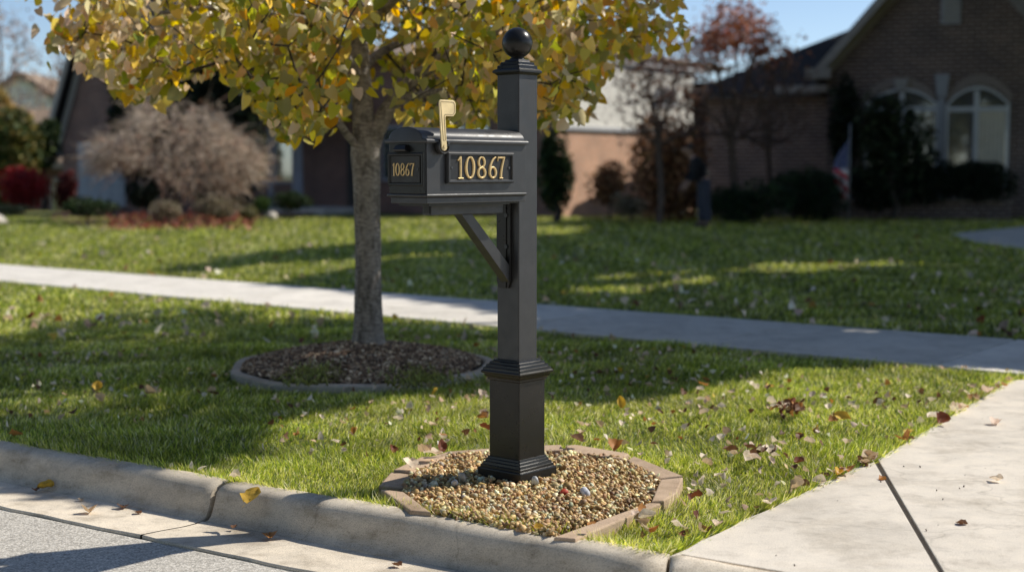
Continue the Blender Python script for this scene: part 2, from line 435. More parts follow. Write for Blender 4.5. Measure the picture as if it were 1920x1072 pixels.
def spline(pts, k=6):
    """Catmull-Rom through points (tuples of any length)"""
    P = [np.array(p, float) for p in pts]; P = [2 * P[0] - P[1]] + P + [2 * P[-1] - P[-2]]; out = []
    for i in range(1, len(P) - 2):
        for j in range(k):
            t = j / k; a, b, c, d = P[i - 1:i + 3]
            out.append(.5 * (2 * b + (c - a) * t + (2 * a - 5 * b + 4 * c - d) * t * t + (3 * b - a - 3 * c + d) * t ** 3))
    out.append(P[-2]); return out
# ================================================================== THE SETTING
KD = np.array([.828, -.561]); KN = np.array([-.561, -.828]); KB = -3.91     # kerb direction, street-side normal, back line
def K(s, w): return KD * s + KN * (KB + w)
def Kw(P): return P @ KN - KB
def Ks(P): return P @ KD
S_END = -2.07; S_JOINT = -3.96
EDGE = [np.array((.47, 4.396)), np.array((1.516, 5.868)), np.array((2.872, 8.121))]    # driveway edge along the grass
def sw_front(x): return 15.541 - (x + 5.611) * .8289
def sw_back(x): return 18.311 - (x + 6.604) * .8045
BED_OUT_PX = [(710, 905), (732, 878), (789, 853), (841, 841), (918, 836), (1022, 831), (1075, 829), (1172, 847), (1280, 890), (1266, 920), (1240, 938), (1075, 1001), (1035, 999), (809, 958), (769, 950)]
BED_OUT = [G(x, y, .02) for x, y in BED_OUT_PX]
RING_C = np.array((-.92, 8.70)); RING_R = np.array((.80, .95))
def terrain(x, y):
    """flat lots; the land falls away a little behind the left neighbour's yard"""
    a = np.clip((y - 44) / 14, 0, 1); b = np.clip((-x - 9) / 4, 0, 1); a = a * a * (3 - 2 * a)
    return -1.35 * a * b
def ground_sheet():
    s = np.concatenate([-np.geomspace(300, 12, 30), np.linspace(-11.5, 14, 52), np.geomspace(15, 300, 30)])
    b = np.concatenate([[.0], np.linspace(.3, 12, 40), np.linspace(12.5, 75, 80), np.geomspace(80, 700, 25)])
    S, B = np.meshgrid(s, b); P = KD[None, None] * S[..., None] + KN[None, None] * (KB - B)[..., None]
    Z = -.028 + terrain(P[..., 0], P[..., 1]); V = np.dstack([P, Z]).reshape(-1, 3); w = len(s); h = len(b)
    i = np.arange(w * h).reshape(h, w); F = np.stack([i[:-1, :-1], i[1:, :-1], i[1:, 1:], i[:-1, 1:]], -1).reshape(-1, 4)
    return npmesh('lawn', V, F, smooth=True)
tag(link('lawn', ground_sheet(), M['lawn']), kind='structure')
# street
mb = MB(); pts = [K(-300, .478), K(300, .478), K(300, 14), K(-300, 14)]
mb.face([(*p, -.128) for p in pts[::-1]]); tag(mb.build('road', M['asphalt'], recalc=True), kind='structure')
mb = MB(); pts = [K(-300, -.4), K(300, -.4), K(300, 60), K(-300, 60)]
mb.face([(*p, -.30) for p in pts[::-1]]); tag(mb.build('ground', M['soil'], recalc=True), kind='structure')
mb = MB(); pts = [K(-300, 14), K(300, 14), K(300, 300), K(-300, 300)]
mb.face([(*p, -.06) for p in pts[::-1]]); tag(mb.build('lawn', M['lawn'], recalc=True), kind='structure')

# kerb and gutter, cast in lengths with open joints
def kerb_path(s):
    """centre offset along the kerb; past the driveway's edge it swings toward the street"""
    return K(s, 0)
PROF = [(-.012, -.2), (-.012, -.004), (-.004, .002), (.03, .0035), (.062, .001), (.082, -.008), (.097, -.024), (.109, -.05), (.122, -.083), (.134, -.108), (.148, -.121), (.166, -.128), (.172, -.2)]
def kerb_piece(s0, s1):
    n = max(3, int((s1 - s0) / .05)); ss = np.linspace(s0, s1, n); k = len(PROF); V = []
    for i, s in enumerate(ss):
        drop = np.clip((s + 2.45) / 1.1, 0, 1); drop = drop * drop * (3 - 2 * drop)
        for j, (w, z) in enumerate(PROF):
            ramp_z = -.004 - .12 * max(0, w / .166) ** 1.15
            zz = z if z < -.125 else z + (ramp_z - z) * drop
            skew = .42 * max(0, w) * (s0 > -2.2 and i == 0 or s1 < -2.0 and s1 > -2.2 and i == n - 1) * 1.0
            p = K(s + skew, w + .0025 * math.sin(s * 9 + j) * (j > 3) + .0015 * math.sin(31 * s + 2 * j))
            zz += .0012 * math.sin(s * 23 + j * 1.7) + .002 * math.sin(s * 5.3) - (.004 if i in (0, n - 1) and 1 < j < 11 else 0)
            V.append((p[0], p[1], zz))
    F = [];
    for i in range(n - 1):
        for j in range(k - 1): F.append((i * k + j, i * k + j + 1, (i + 1) * k + j + 1, (i + 1) * k + j))
    me = npmesh('kerb', np.array(V), [np.array(F)], smooth=True)
    bm = bmesh.new(); bm.from_mesh(me); bm.verts.ensure_lookup_table()
    bm.faces.new([bm.verts[j] for j in range(k)][::-1]); bm.faces.new([bm.verts[(n - 1) * k + j] for j in range(k)])
    bmesh.ops.recalc_face_normals(bm, faces=bm.faces[:]); bm.to_mesh(me); bm.free()
    return link('kerb', me, M['concrete'])
for a, b in ((-30, -13), (-13, -7), (-7, S_JOINT - .006), (S_JOINT + .006, S_END + .02), (S_END + .02, 2), (2, 12), (12, 40)):
    tag(kerb_piece(a + .006, b - .006), kind='structure')
def gutter_piece(s0, s1):
    n = max(3, int((s1 - s0) / .1)); ss = np.linspace(s0, s1, n); V = []; ws = [(.168, -.127), (.2, -.13), (.26, -.1285), (.38, -.122), (.468, -.117), (.472, -.122), (.472, -.25)]
    for s in ss:
        swing = 0
        for w, z in ws:
            p = K(s + .004 * math.sin(w * 60), w + (swing if w < .3 else 0) + (.004 * math.sin(s * 13) + .003 * math.sin(s * 37) if w > .46 else 0)); V.append((*p, z + .001 * math.sin(s * 7 + w * 9)))
    k = len(ws); F = [(i * k + j, i * k + j + 1, (i + 1) * k + j + 1, (i + 1) * k + j) for i in range(n - 1) for j in range(k - 1)]
    me = npmesh('gutter', np.array(V), [np.array(F)], smooth=False)
    bm = bmesh.new(); bm.from_mesh(me); bmesh.ops.recalc_face_normals(bm, faces=bm.faces[:])
    if sum(f.normal.z for f in bm.faces) < 0: bmesh.ops.reverse_faces(bm, faces=bm.faces[:])
    bm.to_mesh(me); bm.free(); return link('gutter', me, M['concrete'])
for a, b in ((-30, -7), (-7, S_JOINT - .003), (S_JOINT + .003, -.6), (-.6, 40)):
    tag(gutter_piece(a + .002, b - .002), kind='structure')

# slabs: sidewalk, driveway, apron
def slab(name, poly, z, mat, t=.12, bev=.003):
    mb = MB(); mb.prism([tuple(p) for p in poly], lambda a, b, d: (a, b, d), z - t, z, bev, 2)
    return tag(mb.build(name, mat), kind='structure')
def wob(a, b, n=14, amp=.006):
    a, b = np.array(a, float), np.array(b, float); d = b - a; nn = np.array((-d[1], d[0])) / np.linalg.norm(d)
    return [tuple(a + d * i / n + nn * amp * (math.sin(i * 2.1 + a[0] * 7) + .6 * math.sin(i * 5.3))) for i in range(n)]
xs = [-21, -19.6, -18.2, -16.8, -15.4, -14, -12.6, -11.2, -9.8, -8.4, -7.0, -5.6, -4.2, -2.8, -1.4, -.05, 1.3, 2.6, 3.9, 5.2, 6.6, 8]
for a, b in zip(xs, xs[1:]):
    g = .011
    slab('sidewalk', [(a + g, sw_front(a + g)), (b - g, sw_front(b - g)), (b - g + 1.0, sw_back(b - g + 1.0)), (a + g + 1.0, sw_back(a + g + 1.0))], 0.0, M['walkcon'])
J1 = np.array((1.289, 4.187)); jd = (J1 - EDGE[1]) / np.linalg.norm(J1 - EDGE[1]); g = np.array((.008, 0))
def joint_at(w): t = (Kw(EDGE[1]) - w) / (-(jd @ KN)); return EDGE[1] + jd * t
jw = joint_at(-.022)
slab('driveway', wob(EDGE[0] + np.array((.02, -.03)), EDGE[1] - g * .6, 16) + [tuple(EDGE[1] - g), tuple(jw - g), tuple(K(S_END + .05, -.022))], 0.0, M['drive'])
_jp = [tuple(EDGE[1] - g * .7), tuple(jw - g * .7), tuple(jw + g * .7), tuple(EDGE[1] + g * .7)]
mb = MB(); mb.face([(*p, -.006) for p in _jp]); tag(mb.build('driveway_joint', M['soil'], recalc=True), kind='structure')
def swf(x): return (x, sw_front(x) - .012)
slab('driveway', wob(EDGE[1] + g, EDGE[2], 20) + [tuple(EDGE[2] + np.array((.02, .0))), swf(3.25), swf(7.9), tuple(K(6, -.022)), tuple(jw + g)], 0.0, M['drive'])
slab('path', [G(1785, 438), G(1830, 453), G(1920, 466), G(2100, 480), G(2300, 455), G(2100, 420), G(1920, 425)], 0.004, M['walkcon'])

# lawn grass: real blades
RX, RY = RING_R + .02
def grass_mask(P):
    x, y = P[:, 0], P[:, 1]; ok = Kw(P) < .008
    ok &= ~in_poly(P, BED_OUT)
    ok &= (((x - RING_C[0]) / RX) ** 2 + ((y - RING_C[1]) / RY) ** 2) > 1
    swd = (y > sw_front(x) - .02) & (y < sw_back(x) + .02); ok &= ~swd
    drv = in_poly(P, [tuple(EDGE[0] + (.01, -.02)), tuple(EDGE[1]), tuple(EDGE[2]), (3.25, sw_front(3.25)), (12, sw_front(12)), (12, -4), (.3, 2), tuple(EDGE[0] + (.0, -.3))]); ok &= ~drv
    ok &= ~in_poly(P, [G(1785, 438), G(1830, 453), G(1920, 466), G(2100, 480), G(2300, 455), G(2100, 420), G(1920, 425)])
    return ok
BLADE = np.array([(-.5, 0, 0), (.5, 0, 0), (-.38, .55, .08), (.38, .55, .08), (0, 1, .32)], float)
BLADE_F = [np.array([(0, 1, 3, 2)]), np.array([(2, 3, 4)])]
def blades(P2, h, w, lean, col, z0):
    n = len(P2); z = z0 + terrain(P2[:, 0], P2[:, 1]); pos = np.column_stack([P2, z])
    ax = np.column_stack([lean, np.ones(n)]); X, Y, Z = frames(ax, RNG.uniform(0, 2 * math.pi, n))
    V, F = instance_mesh(BLADE, BLADE_F, pos, X, Y, Z, np.stack([w, h, h], 1))
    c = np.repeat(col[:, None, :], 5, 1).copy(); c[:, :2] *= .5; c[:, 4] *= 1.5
    return V, F, c.reshape(-1, 3)
def grass_cols(n, x, y):
    base = np.array([(.32, .39, .045), (.58, .60, .09), (.08, .15, .028), (.80, .75, .24), (.88, .80, .54)])
    dry = np.clip(.5 + .5 * snoise(x, y, 2.2), 0, 1)
    pr = np.stack([.34 + 0 * x, .26 + 0 * x, .26 - .14 * dry, .08 + .16 * dry, .05 + .11 * dry ** 2], 1); pr /= pr.sum(1, keepdims=True)
    idx = (RNG.random(n)[:, None] > np.cumsum(pr, 1)).sum(1).clip(0, 4)
    return base[idx] * RNG.uniform(.65, 1.4, (n, 1)) * (1 + .28 * snoise(x + 5, y, 4.5)).clip(.55, 1.5)[:, None]
def lawn_band(y0, y1, dens, hgt, wid, side):
    # sample uniformly over the wedge the lens could see, widened for a step to either side
    X1 = .36 * y1 * 1.25 + 1.2; n = int(dens * 2 * X1 * (y1 - y0)); P = np.column_stack([RNG.uniform(-X1, X1, n), RNG.uniform(y0, y1, n)])
    keep = (np.abs(P[:, 0]) < .36 * P[:, 1] * 1.2 + .8) & grass_mask(P)
    if side == 'near': keep &= P[:, 1] < sw_front(P[:, 0])
    else: keep &= P[:, 1] > sw_back(P[:, 0])
    P = P[keep]; keep = RNG.random(len(P)) < np.clip(.8 + .45 * snoise(P[:, 0], P[:, 1], 3.5), .25, 1); P = P[keep]; n = len(P)
    cl = snoise(P[:, 0], P[:, 1], 4.0)
    h = hgt * RNG.uniform(.5, 1.3, n) * (1 + .45 * cl).clip(.35, 1.7); w = wid * RNG.uniform(.7, 1.3, n)
    a = 4.0 * snoise(P[:, 0], P[:, 1], 3.0) + RNG.normal(size=n) * 1.1; m = np.abs(RNG.normal(size=n)) * .65 + .25
    lean = np.stack([np.cos(a) * m, np.sin(a) * m], 1)
    return blades(P, h, w, lean, grass_cols(n, P[:, 0], P[:, 1]), -.028)
def join(parts):
    Vs, Fs, Cs, o = [], [[], []], [], 0
    for V, F, c in parts:
        Vs.append(V); Cs.append(c)
        for i in range(2): Fs[i].append(F[i] + o)
        o += len(V)
    return np.concatenate(Vs), [np.concatenate(Fs[0]), np.concatenate(Fs[1])], np.concatenate(Cs)
def edge_tufts(a, b, n, out, hgt=.06):
    a, b, out = np.array(a), np.array(b), np.array(out); t = RNG.random(n); P = a + (b - a) * t[:, None] - out * np.abs(RNG.normal(size=(n, 1))) * .03
    g = snoise(P[:, 0] * 3, P[:, 1] * 3, 3.0) > -.55; P = P[g]; n = len(P)
    m = RNG.uniform(.1, 1.1, n)[:, None]; lean = out * m + RNG.normal(size=(n, 2)) * .35
    return blades(P, hgt * RNG.uniform(.6, 1.35, n), .0034 * RNG.uniform(.7, 1.3, n), lean, grass_cols(n, P[:, 0], P[:, 1]), -.03)
near = [lawn_band(4.2, 6.2, 23000, .038, .0026, 'near'), lawn_band(6.2, 8, 14000, .038, .0034, 'near'), lawn_band(8, 11, 7000, .041, .0048, 'near'), lawn_band(11, 17, 1700, .052, .010, 'near')]
en = np.array((.815, -.58))
near += [edge_tufts(K(-7, -.0), K(S_END, -.0), 6500, KN), edge_tufts(EDGE[0], EDGE[1], 2600, en), edge_tufts(EDGE[1], EDGE[2], 3200, en)]
V, F, C = join(near)
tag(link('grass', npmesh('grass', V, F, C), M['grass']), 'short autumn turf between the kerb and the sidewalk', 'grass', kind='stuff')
farb = [lawn_band(9, 14, 2200, .05, .0085, 'far'), lawn_band(14, 20, 1000, .055, .014, 'far'), lawn_band(20, 28, 420, .06, .022, 'far'), lawn_band(28, 37, 220, .06, .03, 'far')]
V, F, C = join(farb); C = C * .84
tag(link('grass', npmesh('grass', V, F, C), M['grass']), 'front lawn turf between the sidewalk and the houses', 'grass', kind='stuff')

# ------------------------------------------------------------------ pebble bed with its edging blocks
bed_in_px = [(755, 904), (772, 882), (800, 866), (845, 849), (918, 844), (1061, 842), (1170, 856), (1238, 892), (1220, 934), (1035, 997), (809, 955), (757, 918)]
BED_IN = [G(x, y, .02) for x, y in bed_in_px]
mb = MB(); mb.face([(*p, -.004) for p in BED_OUT]); tag(mb.build('ground', M['soil'], recalc=True), kind='structure')
def icosphere(sub):
    bm = bmesh.new(); bmesh.ops.create_icosphere(bm, subdivisions=sub, radius=1); v = np.array([q.co[:] for q in bm.verts]); f = np.array([[q.index for q in p.verts] for p in bm.faces]); bm.free(); return v, f
IV, IF = icosphere(2)
def pebbles(P2, z, r, cols):
    n = len(P2); pos = np.column_stack([P2, z]); X, Y, Z = frames(rand_dirs(n), RNG.uniform(0, 6.28, n))
    S = r[:, None] * np.stack([RNG.uniform(.75, 1.3, n), RNG.uniform(.65, 1.05, n), RNG.uniform(.5, .85, n)], 1)
    V, F = instance_mesh(IV, [IF], pos, X, Y, Z, S); k = len(IV)
    ph = RNG.uniform(0, 6.28, (n, 3)); d = 1 + .20 * np.sin(IV[None, :, 0] * 2.7 + ph[:, None, 0]) + .18 * np.sin(IV[None, :, 1] * 3.1 + ph[:, None, 1]) + .08 * np.sin(IV[None, :, 2] * 4.3 + ph[:, None, 2])
    V = (pos[:, None] + (V.reshape(n, k, 3) - pos[:, None]) * d[..., None]).reshape(-1, 3)
    return V, F, np.repeat(cols, k, 0)
bx = np.array(BED_IN); lo, hi = bx.min(0) - .02, bx.max(0) + .02
P = RNG.uniform(lo, hi, (15000, 2)); P = P[in_poly(P, BED_IN)]
base_l = np.array((math.cos(R(-131.15)), math.sin(R(-131.15)))); rel = P - np.array((.02, 5.48)); la = rel @ base_l; lb = rel @ np.array((-base_l[1], base_l[0]))
P = P[(np.abs(la) > .105) | (np.abs(lb) > .105)]; n = len(P)
pc = np.array([(.30, .195, .10), (.23, .135, .065), (.38, .27, .155), (.16, .09, .05), (.50, .42, .31), (.30, .27, .23)])
cols = np.array((1.75, 1.80, 1.42)) * pc[RNG.choice(6, n, p=[.26, .24, .16, .14, .13, .07])] * RNG.uniform(.6, 1.4, (n, 1)) * RNG.uniform(.9, 1.1, (n, 3))
V, F, C = pebbles(P, RNG.uniform(-.004, .018, n) + .005 * snoise(P[:, 0], P[:, 1], 5), RNG.uniform(.005, .0108, n) * np.exp(RNG.normal(size=n) * .22), cols)
tag(link('gravel', npmesh('gravel', V, F, C, smooth=True), M['pebble']), 'tan and brown pea gravel filling the edged bed round the mailbox post', 'gravel', kind='stuff')
for i, (px, py, r, c, lab) in enumerate([(868, 897, .026, (.42, .36, .28), 'largest round beige pebble left of the post base'), (853, 903, .017, (.55, .54, .53), 'white grey pebble beside the large beige pebble'), (1098, 922, .019, (.62, .62, .64), 'white pebble on the gravel right of the post'), (1003, 903, .017, (.5, .5, .48), 'pale grey pebble against the near corner of the post base'), (1057, 921, .014, (.42, .05, .02), 'small rust red pebble among the gravel right of the post')]):
    V, F, C = pebbles(np.array([G(px, py, .03)]), np.array([.03]), np.array([r]), np.array([c]))
    tag(link('pebble', npmesh('pebble', V, F, C, smooth=True), M['pebble']), lab, 'pebble')

EDG = [  # outline px (inner a, inner b, outer b, outer a), label
 ([(757, 916), (809, 955), (769, 951), (713, 910)], 'tan edging block at the kerb, left end of the gravel bed'),
 ([(773, 884), (755, 908), (710, 904), (733, 878)], 'tan edging block at the left tip of the gravel bed'),
 ([(838, 852), (777, 881), (737, 876), (790, 852)], 'tan edging block left of the post with dry leaves on it'),
 ([(918, 845), (846, 849), (800, 851), (841, 840), (918, 835)], 'tan edging block just left of the post at the back of the bed'),
 ([(1058, 840), (926, 844), (926, 833), (1053, 830)], 'short tan edging block right behind the post'),
 ([(1168, 856), (1066, 842), (1060, 830), (1078, 828), (1180, 846)], 'long tan edging block at the back right of the bed'),
 ([(1237, 890), (1174, 857), (1188, 848), (1281, 886)], 'wide tan edging block at the right side of the bed'),
 ([(1221, 934), (1238, 894), (1281, 890), (1270, 918), (1245, 933)], 'tan edging block at the right tip of the gravel bed'),
 ([(1037, 998), (1217, 936), (1240, 937), (1078, 1002)], 'longest tan edging block at the front right, beside the grass'),
]
for px, lab in EDG:
    pts = [G(x, y, .028) for x, y in px]; c = np.mean(pts, 0)
    pts = [tuple(c + (np.array(p) - c) * .985) for p in pts]
    if sum(pts[i][0] * pts[(i + 1) % len(pts)][1] - pts[(i + 1) % len(pts)][0] * pts[i][1] for i in range(len(pts))) < 0: pts = pts[::-1]
    mb = MB(); tz = .020 + random.uniform(-.004, .004)
    mb.prism(pts, lambda a, b, d: (a, b, d + .012 * (a - c[0]) * (d > 0)), -.03, tz, .006, 2)
    tag(mb.build('edging_block', M['edging']), lab, 'edging block', 'tan blocks edging the gravel bed')

# ------------------------------------------------------------------ mulch ring round the street tree
n = 120; V = []
prof = [(1.0, -.03), (1.0, .012), (.99, .019), (.935, .021), (.922, .014), (.922, -.03)]
for i in range(n):
    a = 2 * math.pi * i / n; wv = 1 + .012 * math.sin(5 * a + 1) + .008 * math.sin(11 * a)
    for f, z in prof: V.append((RING_C[0] + RING_R[0] * f * wv * math.cos(a), RING_C[1] + RING_R[1] * f * wv * math.sin(a), z + .004 * math.sin(7 * a)))
k = len(prof); F = [(i * k + j, i * k + j + 1, ((i + 1) % n) * k + j + 1, ((i + 1) % n) * k + j) for i in range(n) for j in range(k - 1)]
me = npmesh('tree_ring', np.array(V), np.array(F), smooth=False); bm = bmesh.new(); bm.from_mesh(me); bmesh.ops.recalc_face_normals(bm, faces=bm.faces[:]); bm.to_mesh(me); bm.free()
tag(link('tree_ring', me, M['ring']), 'grey concrete edging ring round the mulch under the yellow tree', 'tree ring')
def mound(x, y):
    q = np.sqrt(((x - RING_C[0]) / RING_R[0]) ** 2 + ((y - RING_C[1]) / RING_R[1]) ** 2)
    return .02 + .135 * np.clip(1 - q / .9, 0, 1) ** .8
gr = np.linspace(0, 1, 14); an = np.linspace(0, 2 * math.pi, 40, endpoint=False); V = []
for q in gr:
    for a in an: x, y = RING_C[0] + RING_R[0] * .91 * q * math.cos(a), RING_C[1] + RING_R[1] * .91 * q * math.sin(a); V.append((x, y, float(mound(x, y)) - .012))
F = [(i * 40 + j, (i + 1) * 40 + j, (i + 1) * 40 + (j + 1) % 40, i * 40 + (j + 1) % 40) for i in range(13) for j in range(40)]
sm = link('mulch_bed', npmesh('mulch_bed', np.array(V), np.array(F), smooth=True), M['soil']); tag(sm, kind='structure')
n = 12000; q = np.sqrt(RNG.random(n)) * .9; a = RNG.uniform(0, 6.283, n); x = RING_C[0] + RING_R[0] * q * np.cos(a); y = RING_C[1] + RING_R[1] * q * np.sin(a)
CHIP = np.array([(-.5, -.5, 0), (.5, -.5, 0), (.6, .5, 0), (-.4, .5, 0), (-.4, -.4, 1), (.4, -.5, 1), (.5, .4, 1), (-.45, .45, 1)], float); CHIP_F = [np.array([(0, 1, 5, 4), (1, 2, 6, 5), (2, 3, 7, 6), (3, 0, 4, 7), (4, 5, 6, 7)])]
ax = rand_dirs(n); ax[:, 2] *= .35; X, Y, Z = frames(ax, RNG.normal(size=n) * .6)
L = RNG.uniform(.010, .036, n); S = np.stack([L * RNG.uniform(.3, .6, n), L, np.full(n, .006)], 1)
V, F = instance_mesh(CHIP, CHIP_F, np.column_stack([x, y, mound(x, y) + RNG.uniform(-.008, .008, n)]), X, Y, Z, S)
mc = np.array([(.10, .068, .045), (.055, .038, .028), (.17, .125, .085), (.24, .19, .13), (.32, .27, .20)])
cols = 2.8 * mc[RNG.choice(5, n, p=[.34, .26, .22, .12, .06])] * RNG.uniform(.7, 1.3, (n, 1))
tag(link('mulch', npmesh('mulch', V, F, np.repeat(cols, 8, 0)), M['mulch']), 'dark bark mulch heaped inside the concrete tree ring', 'mulch', kind='stuff')
for px, py, w, lab in ((583, 690, .16, 'low olive weed patch on the mulch left of the trunk'), (792, 690, .2, 'low olive weed patch on the mulch right of the trunk')):
    gx, gy = G(px, py, .09); n = 420; P = np.array((gx, gy)) + RNG.normal(size=(n, 2)) * (w * .5, w * .6)
    V, F, C = blades(P, RNG.uniform(.02, .06, n), RNG.uniform(.008, .014, n), RNG.normal(size=(n, 2)) * .7, np.array([(.26, .27, .07)]) * RNG.uniform(.6, 1.5, (n, 1)), 0)
    V[:, 2] += mound(V[:, 0], V[:, 1])
    tag(link('weed', npmesh('weed', V, F, C), M['grass']), lab, 'weed', kind='stuff')
# ================================================================== THE MAILBOX
PC = Vector((.02, 5.48, 0)); MB_RZ = R(-131.15)
def zc(py, hw=.055): return D(974, py, PC.y - hw * 1.41)[2]
mail = thing('mailbox', 'black cast metal mailbox numbered 10867 on a moulded post with a ball finial', 'mailbox', PC, MB_RZ)
def mpart(mb, name, mat, parent=mail, autosmooth=None, recalc=False): return mb.build(name, mat, parent, world=False, autosmooth=autosmooth, recalc=recalc)
SH = .0555; PD = .0770
z_ball = zc(81, 0)
mpart(MB().sq([(SH, zc(690)), (SH, zc(131))], .004), 'post', M['black'])
# plinth and base moulding
b0, b1 = zc(889, .11), zc(863, .08)
dz = b1 - b0
mpart(MB().sq([(.110, -.02), (.110, b0 - .004), (.109, b0), (.103, b0 + .06 * dz), (.1025, b0 + .24 * dz), (.097, b0 + .30 * dz), (.0955, b0 + .50 * dz), (.0895, b0 + .56 * dz), (.088, b0 + .74 * dz), (.0835, b0 + .80 * dz), (.082, b0 + .97 * dz), (.076, b1)], .003), 'base_moulding', M['black_gloss'])
c0, c1, c2 = zc(719, .08), zc(703, .10), zc(677, .06)
mpart(MB().sq([(PD, b1 - .01), (PD, c0 + .004)], .003), 'pedestal', M['black_gloss'])
du = c1 - c0; dz = c2 - c1
mpart(MB().sq([(.078, c0), (.083, c0 + .1 * du), (.0835, c0 + .3 * du), (.089, c0 + .42 * du), (.092, c0 + .62 * du), (.0925, c0 + .7 * du), (.100, c0 + .8 * du), (.1015, c0 + .9 * du), (.1015, c1), (.096, c1 + .1 * dz), (.095, c1 + .28 * dz), (.088, c1 + .36 * dz), (.0865, c1 + .54 * dz), (.078, c1 + .62 * dz), (.0765, c1 + .78 * dz), (.067, c1 + .85 * dz), (.0655, c1 + .97 * dz), (.056, c2)], .003), 'collar', M['black_gloss'])
# cap and ball
e0, e1 = zc(136, .068), zc(111, .03); dz = e1 - e0
capo = mpart(MB().sq([(.056, e0 - .006), (.062, e0), (.0685, e0 + .08 * dz), (.0685, e0 + .2 * dz), (.063, e0 + .3 * dz), (.0565, e0 + .34 * dz), (.055, e0 + .56 * dz), (.048, e0 + .62 * dz), (.0465, e0 + .8 * dz), (.036, e0 + .86 * dz), (.033, e1)], .003), 'post_cap', M['black_gloss'])
rb = .0585; zb = zc(81, 0)
prof = [(.031, e1 - .004), (.029, e1 + .004), (.024, e1 + .008), (.024, zb - rb * .93)]
for i in range(1, 40):
    a = -math.pi / 2 + math.pi * (i + 3) / 43
    if rb * math.cos(a) > .0245 or a > 0: prof.append((max(rb * math.cos(a), .0004), zb + rb * math.sin(a)))
mpart(MB().lathe(prof, 48), 'ball', M['black_gloss'], capo)
# box
TB, TF, WR = .0562, .588, .0925; z0, z1, zL0, zL1 = 1.084, 1.299, 1.108, 1.118
mpart(MB().box((TB, -WR, zL0 - .002), (TF, WR, z1), .002).box((TB, -WR + .002, z0), (TF - .002, WR - .002, zL0 - .0025), .002), 'box_body', M['black'])
mpart(MB().box((TB + .003, -WR - .009, zL0), (TF + .009, WR + .009, zL1), .0045, 4), 'ledge', M['black'], autosmooth=60)
arch = [(-WR - .012, 1.2965), (WR + .012, 1.2965), (WR + .0138, 1.302), (WR + .0125, 1.3072), (WR + .0085, 1.3108), (WR + .002, 1.3124), (WR - .004, 1.3128)]
for i in range(0, 25):
    a = math.pi * i / 24; arch.append((.0835 * math.cos(a), 1.3115 + .0415 * math.sin(a) ** .9))
arch += [(-WR + .004, 1.3125), (-WR - .013, 1.309)]
mpart(MB().prism(arch, lambda a, b, d: (d, a, b), TB + .0005, TF + .014, .004, 2), 'roof', M['black'], autosmooth=50)
# flat shoulders of the roof overhang the side, with a thin drip edge
door = mpart(MB().box((TF + .0005, -WR + .003, zL1 + .001), (TF + .006, WR - .003, z1 - .001), .002), 'door', M['black_gloss'])
hb = MB()
hp = [(TF + .006, 1.264), (TF + .026, 1.268), (TF + .029, 1.274), (TF + .020, 1.289), (TF + .006, 1.292)]
hb.prism(hp, lambda a, b, d: (a, -.0165 + d * (1 - .35 * (b - 1.264) / .028), b), -.034, .034, .002, 2)
mpart(hb, 'handle', M['black_gloss'], door, recalc=True)

def ribbon(mb, pts, ws, h, fn, closed=False):
    """a raised stroke of rounded section; pts 2D, ws widths; fn(x,y,d)->xyz"""
    P = [Vector(p) for p in pts]; n = len(P); rings = []
    for i in range(n):
        a, b = (P[(i - 1) % n], P[(i + 1) % n]) if closed else (P[max(i - 1, 0)], P[min(i + 1, n - 1)])
        d = (b - a).normalized(); nn = Vector((-d.y, d.x)); w = ws[i] / 2
        rings.append([mb.bm.verts.new(fn(*(P[i] + nn * w * f), h * g)) for f, g in ((-1, -.6), (-1, .45), (-.72, .85), (-.25, 1), (.25, 1), (.72, .85), (1, .45), (1, -.6))])
    m = n if closed else n - 1
    for i in range(m):
        A, B = rings[i], rings[(i + 1) % n]
        for j in range(7): mb.bm.faces.new((A[j], A[j + 1], B[j + 1], B[j]))
    if not closed: mb.bm.faces.new(rings[0]); mb.bm.faces.new(rings[-1][::-1])
def digit_strokes(ch):
    """each digit in a box 0..w x 0..1: list of (points, widths, closed)"""
    def ell(cx, cy, rx, ry, thin, thick, n=36):
        p, w = [], []
        for i in range(n):
            a = 2 * math.pi * i / n; p.append((cx + rx * math.cos(a), cy + ry * math.sin(a))); w.append(thin + (thick - thin) * abs(math.cos(a)) ** 1.3)
        return p, w, True
    if ch == '1': return [([(.25, .03), (.25, .5), (.25, .985)], [.15, .14, .14], False), ([(.04, .80), (.12, .85), (.22, .955)], [.07, .09, .12], False), ([(.06, .025), (.44, .025)], [.06, .06], False)], .48
    if ch == '0': return [ell(.31, .5, .245, .46, .085, .15)], .62
    if ch == '8': return [ell(.29, .735, .19, .225, .08, .125), ell(.29, .265, .225, .225, .085, .135)], .58
    if ch == '6':
        p, w = [], []
        for i in range(18):
            t = i / 17; a = R(62) + t * R(118); p.append((.47 + .40 * math.cos(a) * (1), .42 + .56 * math.sin(a) * (1 if t < 1 else 1))); w.append(.075 + .07 * t)
        p = [(.50, .965), (.40, .925), (.28, .82), (.18, .68), (.115, .5), (.095, .33)]; w = [.07, .09, .115, .13, .14, .135]
        p2 = spline([(*a, b) for a, b in zip(p, w)], 4)
        return [([tuple(q[:2]) for q in p2], [q[2] for q in p2], False), ell(.295, .275, .205, .235, .085, .135)], .58
    if ch == '7':
        p = spline([(.52, .95, .10), (.40, .66, .12), (.31, .38, .135), (.265, .03, .15)], 5)
        return [([(.02, .945), (.56, .945)], [.10, .10], False), ([(.05, .95), (.03, .78)], [.07, .04], False), ([tuple(q[:2]) for q in p], [q[2] for q in p], False), ([(.15, .025), (.40, .025)], [.055, .055], False)], .58
